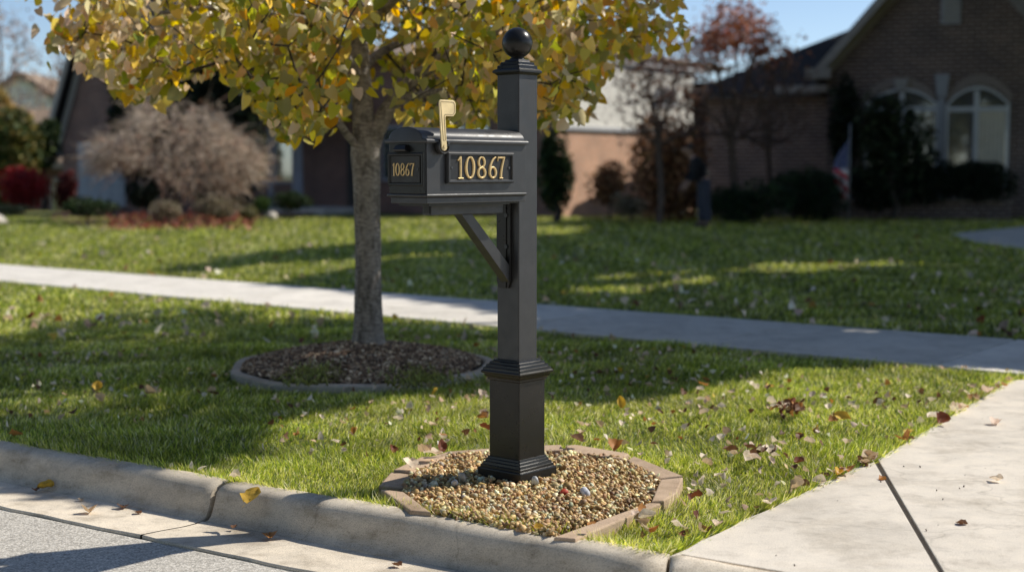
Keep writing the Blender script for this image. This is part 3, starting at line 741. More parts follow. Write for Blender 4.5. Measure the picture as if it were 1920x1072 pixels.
def number(plate, x0s, hgt, base, fn, hraise, wscale, fat=1.0):
    for ch, (xa, xb) in zip('10867', x0s):
        st, w = digit_strokes(ch); mb = MB(); sx = (xb - xa) / w
        for i, (p, ws, cl) in enumerate(st):
            ribbon(mb, [(xa + q[0] * sx, base + q[1] * hgt) for q in p], [v * (sx * .6 + hgt * .4) * fat for v in ws], hraise * (1 + .06 * i), fn, cl)
        mpart(mb, 'digit', M['gold'], plate, autosmooth=50, recalc=True)
def plate_frame(fn, a0, a1, b0, b1, w, h, mat, parent):
    mb = MB()
    prof = [(0, 0), (.0, h * .4), (.10 * w, h * .75), (.35 * w, h), (.8 * w, h * .97), (w, h * .45), (w, 0)]
    rings = []
    for (a, b, sa, sb) in ((a0, b0, 1, 1), (a1, b0, -1, 1), (a1, b1, -1, -1), (a0, b1, 1, -1)):
        rings.append([mb.bm.verts.new(fn(a + sa * o, b + sb * o, d)) for o, d in prof])
    for i in range(4):
        A, B = rings[i], rings[(i + 1) % 4]
        for j in range(6): mb.bm.faces.new((A[j], B[j], B[j + 1], A[j + 1]))
    return mpart(mb, 'frame', mat, parent, recalc=True)
# side plate: reads from the street end toward the post (x = distance from the front corner)
fs = lambda x, y, d: (TF - x, WR + d, y)
ff = lambda x, y, d: (TF + .006 + d, x, y)
pa0, pa1, pb0, pb1 = .093, .449, 1.1545, 1.2665
sp = mpart(MB().prism([(pa0 + .004, pb0 + .004), (pa1 - .004, pb0 + .004), (pa1 - .004, pb1 - .004), (pa0 + .004, pb1 - .004)], fs, .0005, .0075, .001), 'number_plate', M['plate'])
plate_frame(fs, pa0, pa1, pb0, pb1, .0135, .0155, M['black'], sp)
number(sp, [(.1445, .178), (.186, .238), (.2495, .298), (.310, .357), (.3585, .4005)], .0815, 1.1705, lambda x, y, d: fs(x, y, d + .0075), .005, 1)
for x in (pa0 + .024, pa1 - .024):
    mpart(MB().cyl(fs(x, 1.2105, .0072), fs(x, 1.2105, .0105), .0048, 14), 'screw', M['steel'], sp)
fp = mpart(MB().prism([(-.080, 1.157), (.068, 1.157), (.068, 1.2515), (-.080, 1.2515)], ff, .0004, .004, .001), 'door_number_plate', M['door_plate'])
plate_frame(ff, -.0905, .0875, 1.146, 1.2625, .011, .009, M['black_gloss'], fp)
number(fp, [(-.066, -.0545), (-.052, -.030), (-.0265, -.0055), (-.002, .0185), (.020, .042)], .0455, 1.1815, lambda x, y, d: ff(x, y, d + .004), .0028, 1, .92)
mpart(MB().cyl(ff(.058, 1.2045, .004), ff(.058, 1.2045, .0062), .004, 12), 'screw', M['steel'], fp)
# flag on the side
fx0, fz0 = .0655, 1.2855
fl = lambda x, y, d: (TF - fx0 - x, WR + .019 + d, fz0 + y)
outl = [(.013, -.004)] + [(.0145 * math.cos(a), .0145 * math.sin(a) - .002) for a in [R(-15 - 150 * i / 8) for i in range(9)]] + [(-.0245, .150), (-.0235, .1575), (-.019, .161), (.044, .161), (.053, .158), (.058, .150), (.0575, .117), (.046, .1045), (.0085, .1045), (.0055, .100)]
flag = mpart(MB().prism(outl[::-1], fl, 0, .0045, .0012, 2), 'signal_flag', M['brass'], recalc=True)
ins = [(-.0185, .152), (-.016, .1545), (.043, .1545), (.051, .148), (.0508, .119), (.0435, .1105), (.0025, .1105), (-.001, .104), (.0045, .02), (-.0055, .02)]
mbr = MB(); cen = Vector((.01, .12))
ribbon(mbr, ins, [.0022] * len(ins), .0009, lambda x, y, d: fl(x, y, d + .0047), True)
mpart(mbr, 'flag_border', mat_plain('brass_edge', (.36, .27, .13), .5, .3, 50, .2), flag, recalc=True)
mpart(MB().cyl(fl(0, -.001, .0045), fl(0, -.001, .0085), .0062, 18), 'pivot_screw', M['brass'], flag)
bk = MB(); bk.cyl(fl(0, 0, -.0188), fl(0, 0, -.002), .02, 28)
arc = [(.0255 * math.cos(R(a)), .0255 * math.sin(R(a))) for a in range(150, 361, 15)]
ribbon(bk, arc, [.006] * len(arc), .012, lambda x, y, d: fl(x, y, d - .006))
bk.cyl(fl(.027, .012, -.0185), fl(.027, .012, .001), .0055, 12)
mpart(bk, 'flag_bracket', M['black'], recalc=True)
# bracket under the box
mpart(MB().box((.106, -.0215, 1.0405), (.4945, .0215, z0 - .0008), .002), 'support_beam', M['black'])
mpart(MB().box((.4947, -.016, 1.046), (.4985, .016, 1.079), .001), 'beam_end', M['black_gloss'])
mpart(MB().box((.13, -.075, z0 - .0095), (.56, .075, z0 - .0002), .001).box((TB, -.055, z0 - .006), (.13, .055, z0 - .0003), .001), 'base_plate', M['black_gloss'])
zt, zl = zc(379), zc(541)
pp = MB(); pp.prism([(-.047, zt), (.022, zt), (.022, zl + .03), (.012, zl), (-.037, zl), (-.047, zl + .03)], lambda a, b, d: (d, a, b), SH + .0004, SH + .012, .0015)
mp_ = mpart(pp, 'mount_plate', M['black_gloss'], recalc=True)
for z in (zc(404), zc(463)):
    mpart(MB().cyl((SH + .012, .004, z), (SH + .017, .004, z), .0085, 6), 'bolt', M['black'], mp_)
br = MB(); w = .021
q = [(.335, 1.0400), (.277, 1.0400), (SH + .0135, zc(497)), (SH + .0135, zc(530))]
br.prism(q, lambda a, b, d: (a, d, b), -w, w, .002)
mpart(br, 'brace', M['black'], recalc=True)
mpart(MB().box((SH + .0125, -.003, zl + .002), (SH + .016, .0045, zt - .004)), 'rib', M['black_gloss'])

# ================================================================== THE YELLOW STREET TREE
TX, TY = -.9, 8.72
def T(px, py, dy=0): return D(px, py, TY + dy)
tree = thing('street_tree', 'yellow leaved young street tree with pale grey trunk inside the mulch ring', 'tree', (TX, TY, .15))
tz = lambda py: D(690, py, TY)[2]
tp = [T(691, 655), T(691, 632), T(691, 600), T(690, 500), T(689, 400), T(687, 330), T(685, 285), T(682, 230), T(678, 160), T(673, 90), T(668, 0), T(664, -160), T(672, -330), T(668, -480)]
tr_ = [.125, .100, .088, .081, .079, .084, .09, .066, .061, .056, .048, .036, .022, .008]
sp_ = spline([(*p, r) for p, r in zip(tp, tr_)], 6)
trunk_nodes = [tuple(p[:3]) for p in sp_]
trunk = link('trunk', smooth_tube('trunk', trunk_nodes, [p[3] for p in sp_], 28, .05), M['bark'], tree)
limbs = [
 ([T(690, 292), T(705, 245), T(735, 195), T(775, 150), T(835, 108, -.1), T(905, 78, -.2), T(1000, 30, -.35), T(1090, -40, -.5)], [.062, .056, .05, .044, .036, .03, .022, .012]),
 ([T(684, 285), T(655, 258, -.1), T(632, 225, -.25), T(600, 190, -.5), T(560, 150, -.8)], [.03, .024, .02, .017, .012]),
 ([T(676, 150), T(640, 95, -.2), T(590, 45, -.35), T(500, 25, -.5), T(400, 15, -.6), T(300, 25, -.7)], [.032, .028, .024, .02, .016, .011]),
 ([T(672, 80), T(720, 20, -.4), T(790, -50, -.9), T(850, -100, -1.3)], [.036, .03, .022, .014]),
 ([T(668, 10), T(610, -80, .5), T(540, -170, .9), T(480, -240, 1.2)], [.034, .028, .02, .012]),
 ([T(664, -60), T(740, -160, .5), T(830, -240, .9)], [.03, .022, .012]),
 ([T(676, 130), T(720, 95, .5), T(790, 70, 1.0), T(860, 60, 1.5)], [.03, .026, .02, .012]),
 ([T(672, 100), T(610, 70, .5), T(520, 50, 1.0), T(430, 40, 1.4)], [.03, .024, .018, .012]),
 ([T(735, 195), T(800, 175, -.4), T(880, 168, -.7), T(935, 172, -.8)], [.024, .02, .016, .010])]
lparts = []
for pts, rr in limbs:
    s = spline([(*p, r) for p, r in zip(pts, rr)], 5); lparts.append([tuple(p[:3]) for p in s])
    link('limb', smooth_tube('limb', [tuple(p[:3]) for p in s], [p[3] for p in s], 14, .05), M['bark'], tree)
# leaf clusters: inside the crown, whose lower rim droops unevenly
rim = [(128, 118), (190, 140), (250, 195), (300, 200), (330, 175), (400, 140), (440, 160), (500, 225), (525, 268), (600, 268), (640, 235), (668, 175), (720, 175), (760, 235), (840, 250), (930, 238), (1030, 246), (1080, 246), (1118, 212), (1128, 150), (1175, 112), (1242, 90)]
rimx = [p[0] for p in rim]; rimy = [p[1] for p in rim]
cl = []
for _ in range(9000):
    if len(cl) >= 520: break
    px = random.uniform(120, 1245); top = -560
    e = (px - 690) / 560
    py = random.uniform(-430, 270); lim = np.interp(px, rimx, rimy) - 26
    if py > lim: continue
    ytop = -430 * math.sqrt(max(0, 1 - e * e)) + 20 * abs(e)
    if py < ytop - 20: continue
    if py < -30 and random.random() < .72: continue
    hd = 1.75 * math.sqrt(max(.03, 1 - e * e)); dy = random.uniform(-hd, hd) * .95
    if 640 < px < 800 and py > 70 and dy < .6 and random.random() < .88: continue
    if 640 < px < 720 and py > 30 and dy < 0 and random.random() < .5: continue
    if (px < 380 or px > 1060) and random.random() < .12: continue
    cl.append(T(px, py, dy))
extra = [(150, 30), (160, 75), (180, 20), (205, 45), (225, 100), (262, 150), (270, 165), (1200, 40), (1215, 72), (1180, 85), (1232, 25), (1100, 195), (1060, 222), (540, 245), (575, 240), (290, 180)]
for _ in range(210):
    px = random.uniform(420, 1080); py = random.uniform(-160, 240)
    if py < np.interp(px, rimx, rimy) - 34 and not (640 < px < 790 and py > 90): cl.append(T(px, py, random.uniform(.5, 1.7)))
cl += [T(x, y - 14, random.uniform(-.3, .3)) for x, y in extra]
P, par = grow([trunk_nodes[30:]] + lparts, cl, .2, .10)
tw_me = branch_mesh('twigs', P, par, .004, .016, .38)
link('twigs', tw_me, M['darkbark'], tree)
cl = np.array(cl); per = 14; n = len(cl) * per
pos = np.repeat(cl, per, 0) + RNG.normal(size=(n, 3)) * np.array((.105, .105, .08))
ppx, ppy = project(pos)
pos = pos[(ppy < np.interp(ppx, rimx, rimy) + 2)]; ppx, ppy = project(pos); n = len(pos)
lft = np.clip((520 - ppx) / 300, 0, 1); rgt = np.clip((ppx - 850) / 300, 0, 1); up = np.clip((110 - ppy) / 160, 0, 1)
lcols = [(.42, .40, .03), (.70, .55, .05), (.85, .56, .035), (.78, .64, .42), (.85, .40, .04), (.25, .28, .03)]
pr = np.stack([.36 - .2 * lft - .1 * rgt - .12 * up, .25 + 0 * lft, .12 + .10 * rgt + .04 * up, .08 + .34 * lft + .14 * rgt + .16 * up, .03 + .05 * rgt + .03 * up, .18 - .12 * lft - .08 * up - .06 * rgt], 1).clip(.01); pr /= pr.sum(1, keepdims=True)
link('crown', leaf_mesh('crown', pos, .063, lcols, pr, 1.25), M['leaf'], tree)

# ================================================================== SHADE TREES beside the frame (some added; crowns shaped from the shadows they cast)
def shade_tree(label, polys_px, nleaf, z0, z1, size, trunk_xy, zt, lim=-45, poly_world=None, edge=.0, xmin=-99, bark='darkbark', group=None):
    tanel = math.tan(SUN_EL); polys = poly_world or [[G(*p) for p in q] for q in polys_px]
    out = []; areas = []
    for q in polys:
        a = np.array(q); areas.append(abs(np.sum(a[:, 0] * np.roll(a[:, 1], -1) - a[:, 1] * np.roll(a[:, 0], -1))) / 2)
    for q, ar in zip(polys, areas):
        a = np.array(q); lo, hi = a.min(0), a.max(0); need = int(nleaf * ar / sum(areas)); got = []
        while sum(len(g) for g in got) < need:
            P = RNG.uniform(lo, hi, (need * 2, 2)); P = P[in_poly(P, q)]
            P = P[snoise(P[:, 0], P[:, 1], 1.6) > -1.02 + edge]; got.append(P)
        P = np.concatenate(got)[:need]
        z = RNG.uniform(z0, z1, need) + .5 * snoise(P[:, 0], P[:, 1], 1.0)
        out.append(np.column_stack([P + SUNH * (z / tanel)[:, None], z]))
    pos = np.concatenate(out); px, py = project(pos)
    bad = (py > lim) & (px > -60) & (px < 1990) & (pos[:, 1] > 0)
    pos = pos[~bad]; pos = pos[pos[:, 0] > xmin]
    t = thing('shade_tree', label, 'tree', (trunk_xy[0], trunk_xy[1], 0), group=group)
    link('crown', leaf_mesh('crown', pos, size, [(.10, .11, .02), (.2, .16, .03), (.06, .08, .02)], [.5, .25, .25], .5, DIA, DIA_F), M['shade_leaf'], t)
    tn = [(trunk_xy[0] + .05 * math.sin(i * .6), trunk_xy[1] + .04 * math.cos(i * .5), zt * i / 8 - .03) for i in range(9)]
    link('trunk', smooth_tube('trunk', tn, list(np.linspace(.24, .12, 9)), 16, .06), M[bark], t)
    idx = RNG.choice(len(pos), 60, replace=False); Pn, pa = grow([tn], [tuple(p) for p in pos[idx]], .6, .1)
    bx_, by_ = project(Pn); 
    link('branches', branch_mesh('branches', Pn, pa, .012, .12, .45), M[bark], t)
    return t
S2 = [(1010, 583), (1300, 608), (1920, 640), (2050, 660), (2050, 705), (1920, 690), (1800, 685), (1660, 678), (1450, 688), (1280, 726), (1130, 750), (1000, 742), (860, 736), (740, 742), (560, 762), (470, 790), (400, 740), (420, 660), (480, 610), (560, 592), (930, 620), (1010, 620)]
shade_tree('tall leafy tree standing beside the driveway, outside the picture', [S2, [(-300, 775), (0, 778), (250, 782), (430, 776), (480, 792), (420, 848), (330, 878), (200, 872), (0, 838), (-300, 800)]], 32000, 4.2, 6.2, .16, (8.6, 12.2), 5.0)
S1 = [[(1010, 440), (1330, 430), (1500, 428), (1700, 427), (1920, 427), (2200, 427), (2200, 500), (1920, 500), (1650, 490), (1400, 494), (1330, 505), (1150, 512), (1010, 518)],
      [(1010, 556), (1200, 546), (1400, 522), (1650, 498), (1920, 498), (2200, 500), (2200, 660), (1920, 640), (1300, 605), (1010, 583)],
      *[[(x, y), (x + 95, y - 9), (x + 150, y - 5), (x + 60, y + 7)] for x, y in ((1020, 532), (1130, 524), (1215, 540), (1290, 516))],
      [(290, 512), (450, 478), (665, 456), (875, 447), (1010, 441), (1010, 470), (760, 478), (600, 488), (450, 496)]]
shade_tree('broad tree at the edge of the right front lawn, outside the picture', S1, 30000, 6.0, 9.0, .38, (15.5, 24.0), 7)
shade_tree('unseen tree added to shade the left lawn, outside the picture', [[(-300, 640), (0, 628), (150, 600), (300, 574), (480, 588), (480, 612), (420, 662), (400, 742), (250, 726), (0, 718), (-300, 694)]], 3000, 4.6, 6.0, .15, (6.6, 13.6), 5.0)  # added out of view to dapple the left lawn with shade
shade_tree('unseen tree above the right house roof, added to shade the lawn before it', [[(1095, 401), (1920, 401), (2300, 401), (2300, 434), (1920, 434), (1095, 437)]], 15000, 8.0, 10.0, .42, (21, 36), 8)  # added above the roof so the lawn before the house falls dark
shade_tree('unseen tree right of the right house, added to shade its front lawn', [[(1400, 404), (1920, 404), (2300, 404), (2300, 430), (1920, 430), (1400, 432)]], 9000, 3.6, 6.5, .34, (19.5, 38.5), 5, xmin=15.2)  # extra unseen tree, put in for its shadow before the house
S3 = [[(500, 535), (665, 502), (760, 483), (1010, 470), (1010, 515), (1100, 520), (1010, 562), (1010, 590), (930, 583), (700, 550)]]
shade_tree('leafy tree between the driveway and the right house, outside the picture', S3, 7000, 5.6, 8.0, .26, (11.5, 18.0), 6, edge=.12)
# ================================================================== HOUSES
class Facade:
    """a wall plane: origin C (2D), direction d; t runs along it, z up, o outward"""
    def __init__(s, C, d, flip=1):
        s.C = np.array(C, float); s.d = np.array(d, float) / np.linalg.norm(d); s.n = np.array((s.d[1], -s.d[0])) * flip
    def P(s, t, z, o=0): p = s.C + s.d * t + s.n * o; return (float(p[0]), float(p[1]), z)
    def t_at(s, px):
        k = (px - 960) / (FOC * CP + 0)     # x / y along that column, near the horizon
        k = (px - 960) / FOC / CP
        return (k * s.C[1] - s.C[0]) / (s.d[0] - k * s.d[1])
    def tz(s, px, py):
        t = s.t_at(px); y = s.C[1] + s.d[1] * t; return t, D(px, py, y)[2]
    def quad(s, mb, t0, t1, z0, z1, o=0):
        mb.face([s.P(t0, z0, o), s.P(t1, z0, o), s.P(t1, z1, o), s.P(t0, z1, o)], [(t0, z0), (t1, z0), (t1, z1), (t0, z1)])
    def poly(s, mb, pts, o=0): mb.face([s.P(t, z, o) for t, z in pts], pts)
    def box(s, mb, t0, t1, z0, z1, o0, o1):
        mb.prism([(t0, z0), (t1, z0), (t1, z1), (t0, z1)], lambda a, b, d: s.P(a, b, d), o0, o1)
    def bar(s, mb, a, b, w, o0, o1):
        a, b = Vector(a), Vector(b); d = (b - a).normalized(); n = Vector((-d.y, d.x)) * w / 2
        mb.prism([tuple(a - n), tuple(b - n), tuple(b + n), tuple(a + n)], lambda x, y, q: s.P(x, y, q), o0, o1)
def roof_quad(mb, pts, L=None):
    p = [Vector(q) for q in pts]; u = (p[1] - p[0]).normalized(); nrm = (p[1] - p[0]).cross(p[-1] - p[0]).normalized(); v = nrm.cross(u)
    mb.face(pts, [((q - p[0]).dot(u), (q - p[0]).dot(v)) for q in p])
def solidify(o, th, offset=-1):
    m = o.modifiers.new('thickness', 'SOLIDIFY'); m.thickness = th; m.offset = offset
def arch_pts(t0, t1, z0, zs, rise, n=14):
    pts = [(t0, z0), (t1, z0)]
    for i in range(n + 1):
        a = i / n; t = t1 + (t0 - t1) * a; pts.append((t, zs + rise * (1 - (2 * a - 1) ** 2)))
    return pts

# ---- right brick house
rh = thing('brick_house', 'dark brown brick house with a steep front gable and arched windows at right', 'house', (11, 36.5, 0))
A = D(1548, 330, 37.3); fR = Facade((A[0], A[1]), (.965, -.262))
tL, tR = 0.0, fR.t_at(1996); zE = fR.tz(1560, 118)[1]
tM = fR.t_at(1768); zP = zE + (tM - tL) * 1.16
tR = 2 * tM - tL
mb = MB(); fR.poly(mb, [(tL, -.1), (tR, -.1), (tR, zE), (tM, zP), (tL, zE)])
sideN = lambda t, z, b: fR.P(t, z, -b)
mb.face([sideN(tL, -.1, 5), sideN(tL, -.1, 0), sideN(tL, zE, 0), sideN(tL, zE, 5)], [(0, 0), (11, 0), (5, zE), (0, zE)])
mb.face([sideN(tR, -.1, 0), sideN(tR, -.1, 5), sideN(tR, zE, 5), sideN(tR, zE, 0)], [(0, 0), (11, 0), (5, zE), (0, zE)])
mb.face([sideN(tR, -.1, 5), sideN(tL, -.1, 5), sideN(tL, zE, 5), sideN(tM, zP, 5), sideN(tR, zE, 5)], [(0, 0), (9, 0), (9, zE), (5, zP), (0, zE)])
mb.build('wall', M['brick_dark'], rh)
mb = MB(); ov = .38; k = 1.16
roof_quad(mb, [fR.P(tL - ov, zE - ov * k + .1, .45), fR.P(tM, zP + .1, .45), fR.P(tM, zP + .1, -5.4), fR.P(tL - ov, zE - ov * k + .1, -5.4)][::-1])
roof_quad(mb, [fR.P(tM, zP + .1, .45), fR.P(tR + ov, zE - ov * k + .1, .45), fR.P(tR + ov, zE - ov * k + .1, -5.4), fR.P(tM, zP + .1, -5.4)][::-1])
ro = mb.build('roof', M['roof_dark'], rh, recalc=True); solidify(ro, .09, 0)
for sgn, te in ((-1, tL), (1, tR)):
    mb = MB(); fR.bar(mb, (te + sgn * ov, zE - ov * k + .02), (tM - sgn * .0, zP + .02), .20, .40, .47)
    fR.bar(mb, (te + sgn * .12, zE - .32), (tM, zP - .23), .24, .02, .07)
    mb.build('rake_board', M['trim'], rh)
mb = MB(); fR.box(mb, tL - .55, tL + .1, zE - .42, zE - .16, -.2, .5); mb.build('eave_return', M['trim'], rh)
v0, vz1 = fR.tz(1752, 46); v1, _ = fR.tz(1789, 46)
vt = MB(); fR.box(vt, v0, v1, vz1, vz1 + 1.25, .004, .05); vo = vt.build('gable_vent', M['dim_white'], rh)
mb = MB()
for i in range(11): fR.bar(mb, (v0 + .05, vz1 + .1 + i * .1), (v1 - .05, vz1 + .1 + i * .1), .06, .052, .075)
mb.build('slat', M['stone'], vo)
def arched_window(f, house, x0, x1, y_bot, y_spring, y_top, mull, transom, frame=.07, curtain=True):
    t0, zb = f.tz(x0, y_bot); t1, _ = f.tz(x1, y_bot); _, zs = f.tz((x0 + x1) / 2, y_spring); _, zt = f.tz((x0 + x1) / 2, y_top)
    w = MB(); out = arch_pts(t0, t1, zb, zs, zt - zs); inn = arch_pts(t0 + frame, t1 - frame, zb + frame, zs, zt - zs - frame)
    n = len(out)
    for i in range(n):
        j = (i + 1) % n
        for (oa, ob) in ((.06, .06),): w.face([f.P(*out[i], .09), f.P(*out[j], .09), f.P(*inn[j], .09), f.P(*inn[i], .09)])
        w.face([f.P(*out[i], .003), f.P(*out[j], .003), f.P(*out[j], .09), f.P(*out[i], .09)]); w.face([f.P(*inn[i], .003), f.P(*inn[j], .003), f.P(*inn[j], .09), f.P(*inn[i], .09)])
    fr = w.build('window', M['white'], house, recalc=True)
    m = MB(); tmid = f.t_at(mull); _, ztr = f.tz(mull, transom)
    f.box(m, tmid - .06, tmid + .06, zb + frame + .002, zs + (zt - zs) * .9 - frame, .035, .082); m.build('mullion', M['white'], fr)
    m = MB(); f.box(m, t0 + frame + .002, tmid - .062, ztr - .06, ztr + .06, .035, .08); f.box(m, tmid + .062, t1 - frame - .002, ztr - .06, ztr + .06, .035, .08); m.build('transom', M['white'], fr)
    m = MB(); f.poly(m, arch_pts(t0 + frame * .9, t1 - frame * .9, zb + frame * .9, zs, zt - zs - frame), .03); m.build('pane', M['glass'], fr)
    return fr, t0, t1, zb, ztr, tmid
w1 = arched_window(fR, rh, 1765, 1884, 352, 196, 162, 1822, 205)
w2 = arched_window(fR, rh, 1616, 1751, 352, 196, 166, 1684, 205)
# curtains hang behind the glass; drawn ones close the right-hand lights
m = MB(); f = fR; t0, t1, zb, ztr, tm = w1[1:]
ct = []
for i in range(25):
    a = i / 24; ct.append((tm + .07 + (t1 - tm - .16) * a, .016 + .009 * math.sin(a * 40)))
for a, b in zip(ct, ct[1:]): m.face([f.P(a[0], zb + .1, a[1] + .0305), f.P(b[0], zb + .1, b[1] + .0305), f.P(b[0], ztr - .065, b[1] + .0305), f.P(a[0], ztr - .065, a[1] + .0305)])
m.build('curtain', M['curtain'], rh)
for x, y0, y1, mt in ((1757, 140, 182, 'dim_white'), (1681, 148, 172, 'stone')):
    t, za = fR.tz(x, y1); _, zb = fR.tz(x, y0); m = MB()
    m.prism([(t - .12, za), (t + .12, za), (t + .18, zb), (t - .18, zb)], lambda a, b, d: fR.P(a, b, d), .004, .11); m.build('keystone', M[mt], rh)
for x0, x1, y in ((1612, 1745, 163), (1768, 1888, 158)):   # soldier-course arches over the windows
    t0 = fR.t_at(x0); t1 = fR.t_at(x1); z = fR.tz(x0, 196)[1]; zt = fR.tz((x0 + x1) / 2, y)[1]; m = MB()
    for i in range(16):
        a, b = i / 16, (i + .86) / 16; za, zb_ = (z + (zt - z) * (1 - (2 * q - 1) ** 2) + .01 for q in (a, b))
        m.prism([(t0 + (t1 - t0) * a, za), (t0 + (t1 - t0) * b, zb_), (t0 + (t1 - t0) * b + .0, zb_ + .24), (t0 + (t1 - t0) * a, za + .24)], lambda p, q, d: fR.P(p, q, d), .003, .03)
    m.build('brick_arch', M['stone'] if False else M['brick_dark'], rh)
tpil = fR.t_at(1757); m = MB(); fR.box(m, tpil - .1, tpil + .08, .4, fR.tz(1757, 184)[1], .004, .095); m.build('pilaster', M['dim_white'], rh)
# side wing with the long low roof
mb = MB(); B0 = D(1322, 330, 40.2); B1 = D(1548, 330, 38.6)
fW = Facade((B0[0], B0[1]), (B1[0] - B0[0], B1[1] - B0[1])); LW = np.linalg.norm(np.array(B1[:2]) - np.array(B0[:2])); zw = fW.tz(1500, 172)[1]
fW.quad(mb, 0, LW + .2, -.1, zw); mb.face([fW.P(0, -.1, -5), fW.P(0, -.1, 0), fW.P(0, zw, 0), fW.P(0, zw, -5)], [(0, 0), (8, 0), (8, zw), (0, zw)])
mb.build('wing_wall', M['brick_dark'], rh)
mb = MB(); zr = fW.tz(1572, 70)[1]
e0, e1, e2 = fW.P(-.5, zw - .05, .5), fW.P(LW + .9, zw - .05, .5), fW.P(-.5, zw - .05, -5.5)
r0, r1 = fW.P(LW * .98, zr + .4, -2.6), fW.P(LW + 4, zr + .4, -2.6); e3 = fW.P(LW + 4, zw - .05, -5.5); e1 = fW.P(LW + 4, zw - .05, .5)
roof_quad(mb, [e0, e1, r1, r0]); roof_quad(mb, [e2, e0, r0]); roof_quad(mb, [e3, e2, r0, r1])
o = mb.build('wing_roof', M['roof_dark'], rh, recalc=True); solidify(o, .1, 0)
mb = MB(); fW.box(mb, fW.t_at(1462), fW.t_at(1576), zw - .06, zw + .13, .5, .62); mb.build('gutter', M['trim'], rh)
mb = MB(); fW.box(mb, -.5, LW, zw - .16, zw - .062, .02, .5); mb.build('soffit', M['door_dark'], rh)
# planter wall before the windows
pw = thing('planter_wall', 'low brown brick planter wall under the arched windows', 'wall', (11, 35, 0))
mb = MB(); fP = Facade((D(1568, 400, 36.2)[0], 36.2), (.965, -.262)); tz1 = fP.t_at(1892); zp = fP.tz(1700, 374)[1]
fP.quad(mb, 0, tz1, -.05, zp - .08); mb.face([fP.P(0, -.05, -1), fP.P(0, -.05, 0), fP.P(0, zp - .08, 0), fP.P(0, zp - .08, -1)], [(0, 0), (1, 0), (1, .5), (0, .5)]); mb.face([fP.P(tz1, -.05, 0), fP.P(tz1, -.05, -1), fP.P(tz1, zp - .08, -1), fP.P(tz1, zp - .08, 0)], [(0, 0), (1, 0), (1, .5), (0, .5)])
mb.build('wall', M['brick_dark'], pw); mb = MB(); fP.box(mb, -.04, tz1 + .04, zp - .079, zp, -1.0, .05); mb.build('coping', M['brick_dark'], pw)

# ---- left brick house: street front in shade, right flank in sun
lh = thing('brick_house', 'red brick house with steep left gable, porch columns and sunlit cream flank', 'house', (-6, 45, 0))
fL = Facade((1.14, 38.0), (-.8, .6), -1)
tE = fL.t_at(141); zEl = 2.75; tG = fL.t_at(330)      # gable spans tG..tE
tP = (tG + tE) / 2; kG = 2.0; zPl = zEl + (tE - tG) / 2 * kG
mb = MB(); fL.quad(mb, 0, tG, -.1, 4.45); fL.poly(mb, [(tG, -.1), (tE, -.1), (tE, zEl), (tP, zPl), (tG, zEl)], .4)
mb.face([fL.P(tE, -1.4, .4), fL.P(tE, -1.4, -9), fL.P(tE, zEl, -9), fL.P(tE, zEl, .4)], [(0, 0), (9, 0), (9, 3), (0, 3)])
mb.face([fL.P(tG, -.1, .4), fL.P(tG, -.1, -.1), fL.P(tG, zEl, -.1), fL.P(tG, zEl, .4)], [(0, 0), (.5, 0), (.5, 3), (0, 3)])
mb.face([fL.P(0, -.1, -9), fL.P(tE, -1.4, -9), fL.P(tE, 4, -9), fL.P(0, 4, -9)], [(0, 0), (20, 0), (20, 4), (0, 4)])
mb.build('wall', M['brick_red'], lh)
mb = MB(); oe = .5
roof_quad(mb, [fL.P(tE + oe, zEl - oe * kG + .25, .85), fL.P(tP, zPl + .25, .85), fL.P(tP, zPl + .25, -9), fL.P(tE + oe, zEl - oe * kG + .25, -9)])
roof_quad(mb, [fL.P(tP, zPl + .25, .85), fL.P(tG - oe, zEl - oe * kG + .25, .85), fL.P(tG - oe, zEl - oe * kG + .25, -9), fL.P(tP, zPl + .25, -9)])
o = mb.build('gable_roof', M['roof_dark'], lh, recalc=True); solidify(o, .12, 0)
for a, b in (((tE + oe, zEl - oe * kG + .16), (tP, zPl + .16)), ((tG - oe, zEl - oe * kG + .16), (tP, zPl + .16))):
    mb = MB(); fL.bar(mb, a, b, .22, .8, .88); 
    fL.bar(mb, (a[0] + (b[0] - a[0]) * .04, a[1] - .38), (b[0], b[1] - .42), .26, .42, .5); mb.build('rake_board', M['trim'], lh)
mb = MB(); fL.box(mb, tE - .05, tE + oe + .2, zEl - oe * kG - .1, zEl - oe * kG + .2, -.3, .95); mb.build('eave_return', M['trim'], lh)
mb = MB(); ze_ = 4.4; zr_ = 5.3; oa, ob, om = 0.75, -9.6, -4.4; ta_, tb_ = -.14, tG + 1
roof_quad(mb, [fL.P(tb_, ze_, oa), fL.P(ta_, ze_, oa), fL.P(4.2, zr_, om), fL.P(tb_, zr_, om)]); roof_quad(mb, [fL.P(ta_, ze_, oa), fL.P(ta_, ze_, ob), fL.P(4.2, zr_, om)]); roof_quad(mb, [fL.P(ta_, ze_, ob), fL.P(tb_, ze_, ob), fL.P(tb_, zr_, om), fL.P(4.2, zr_, om)])
o = mb.build('roof', M['roof_tan'], lh, recalc=True); solidify(o, .12, 0)
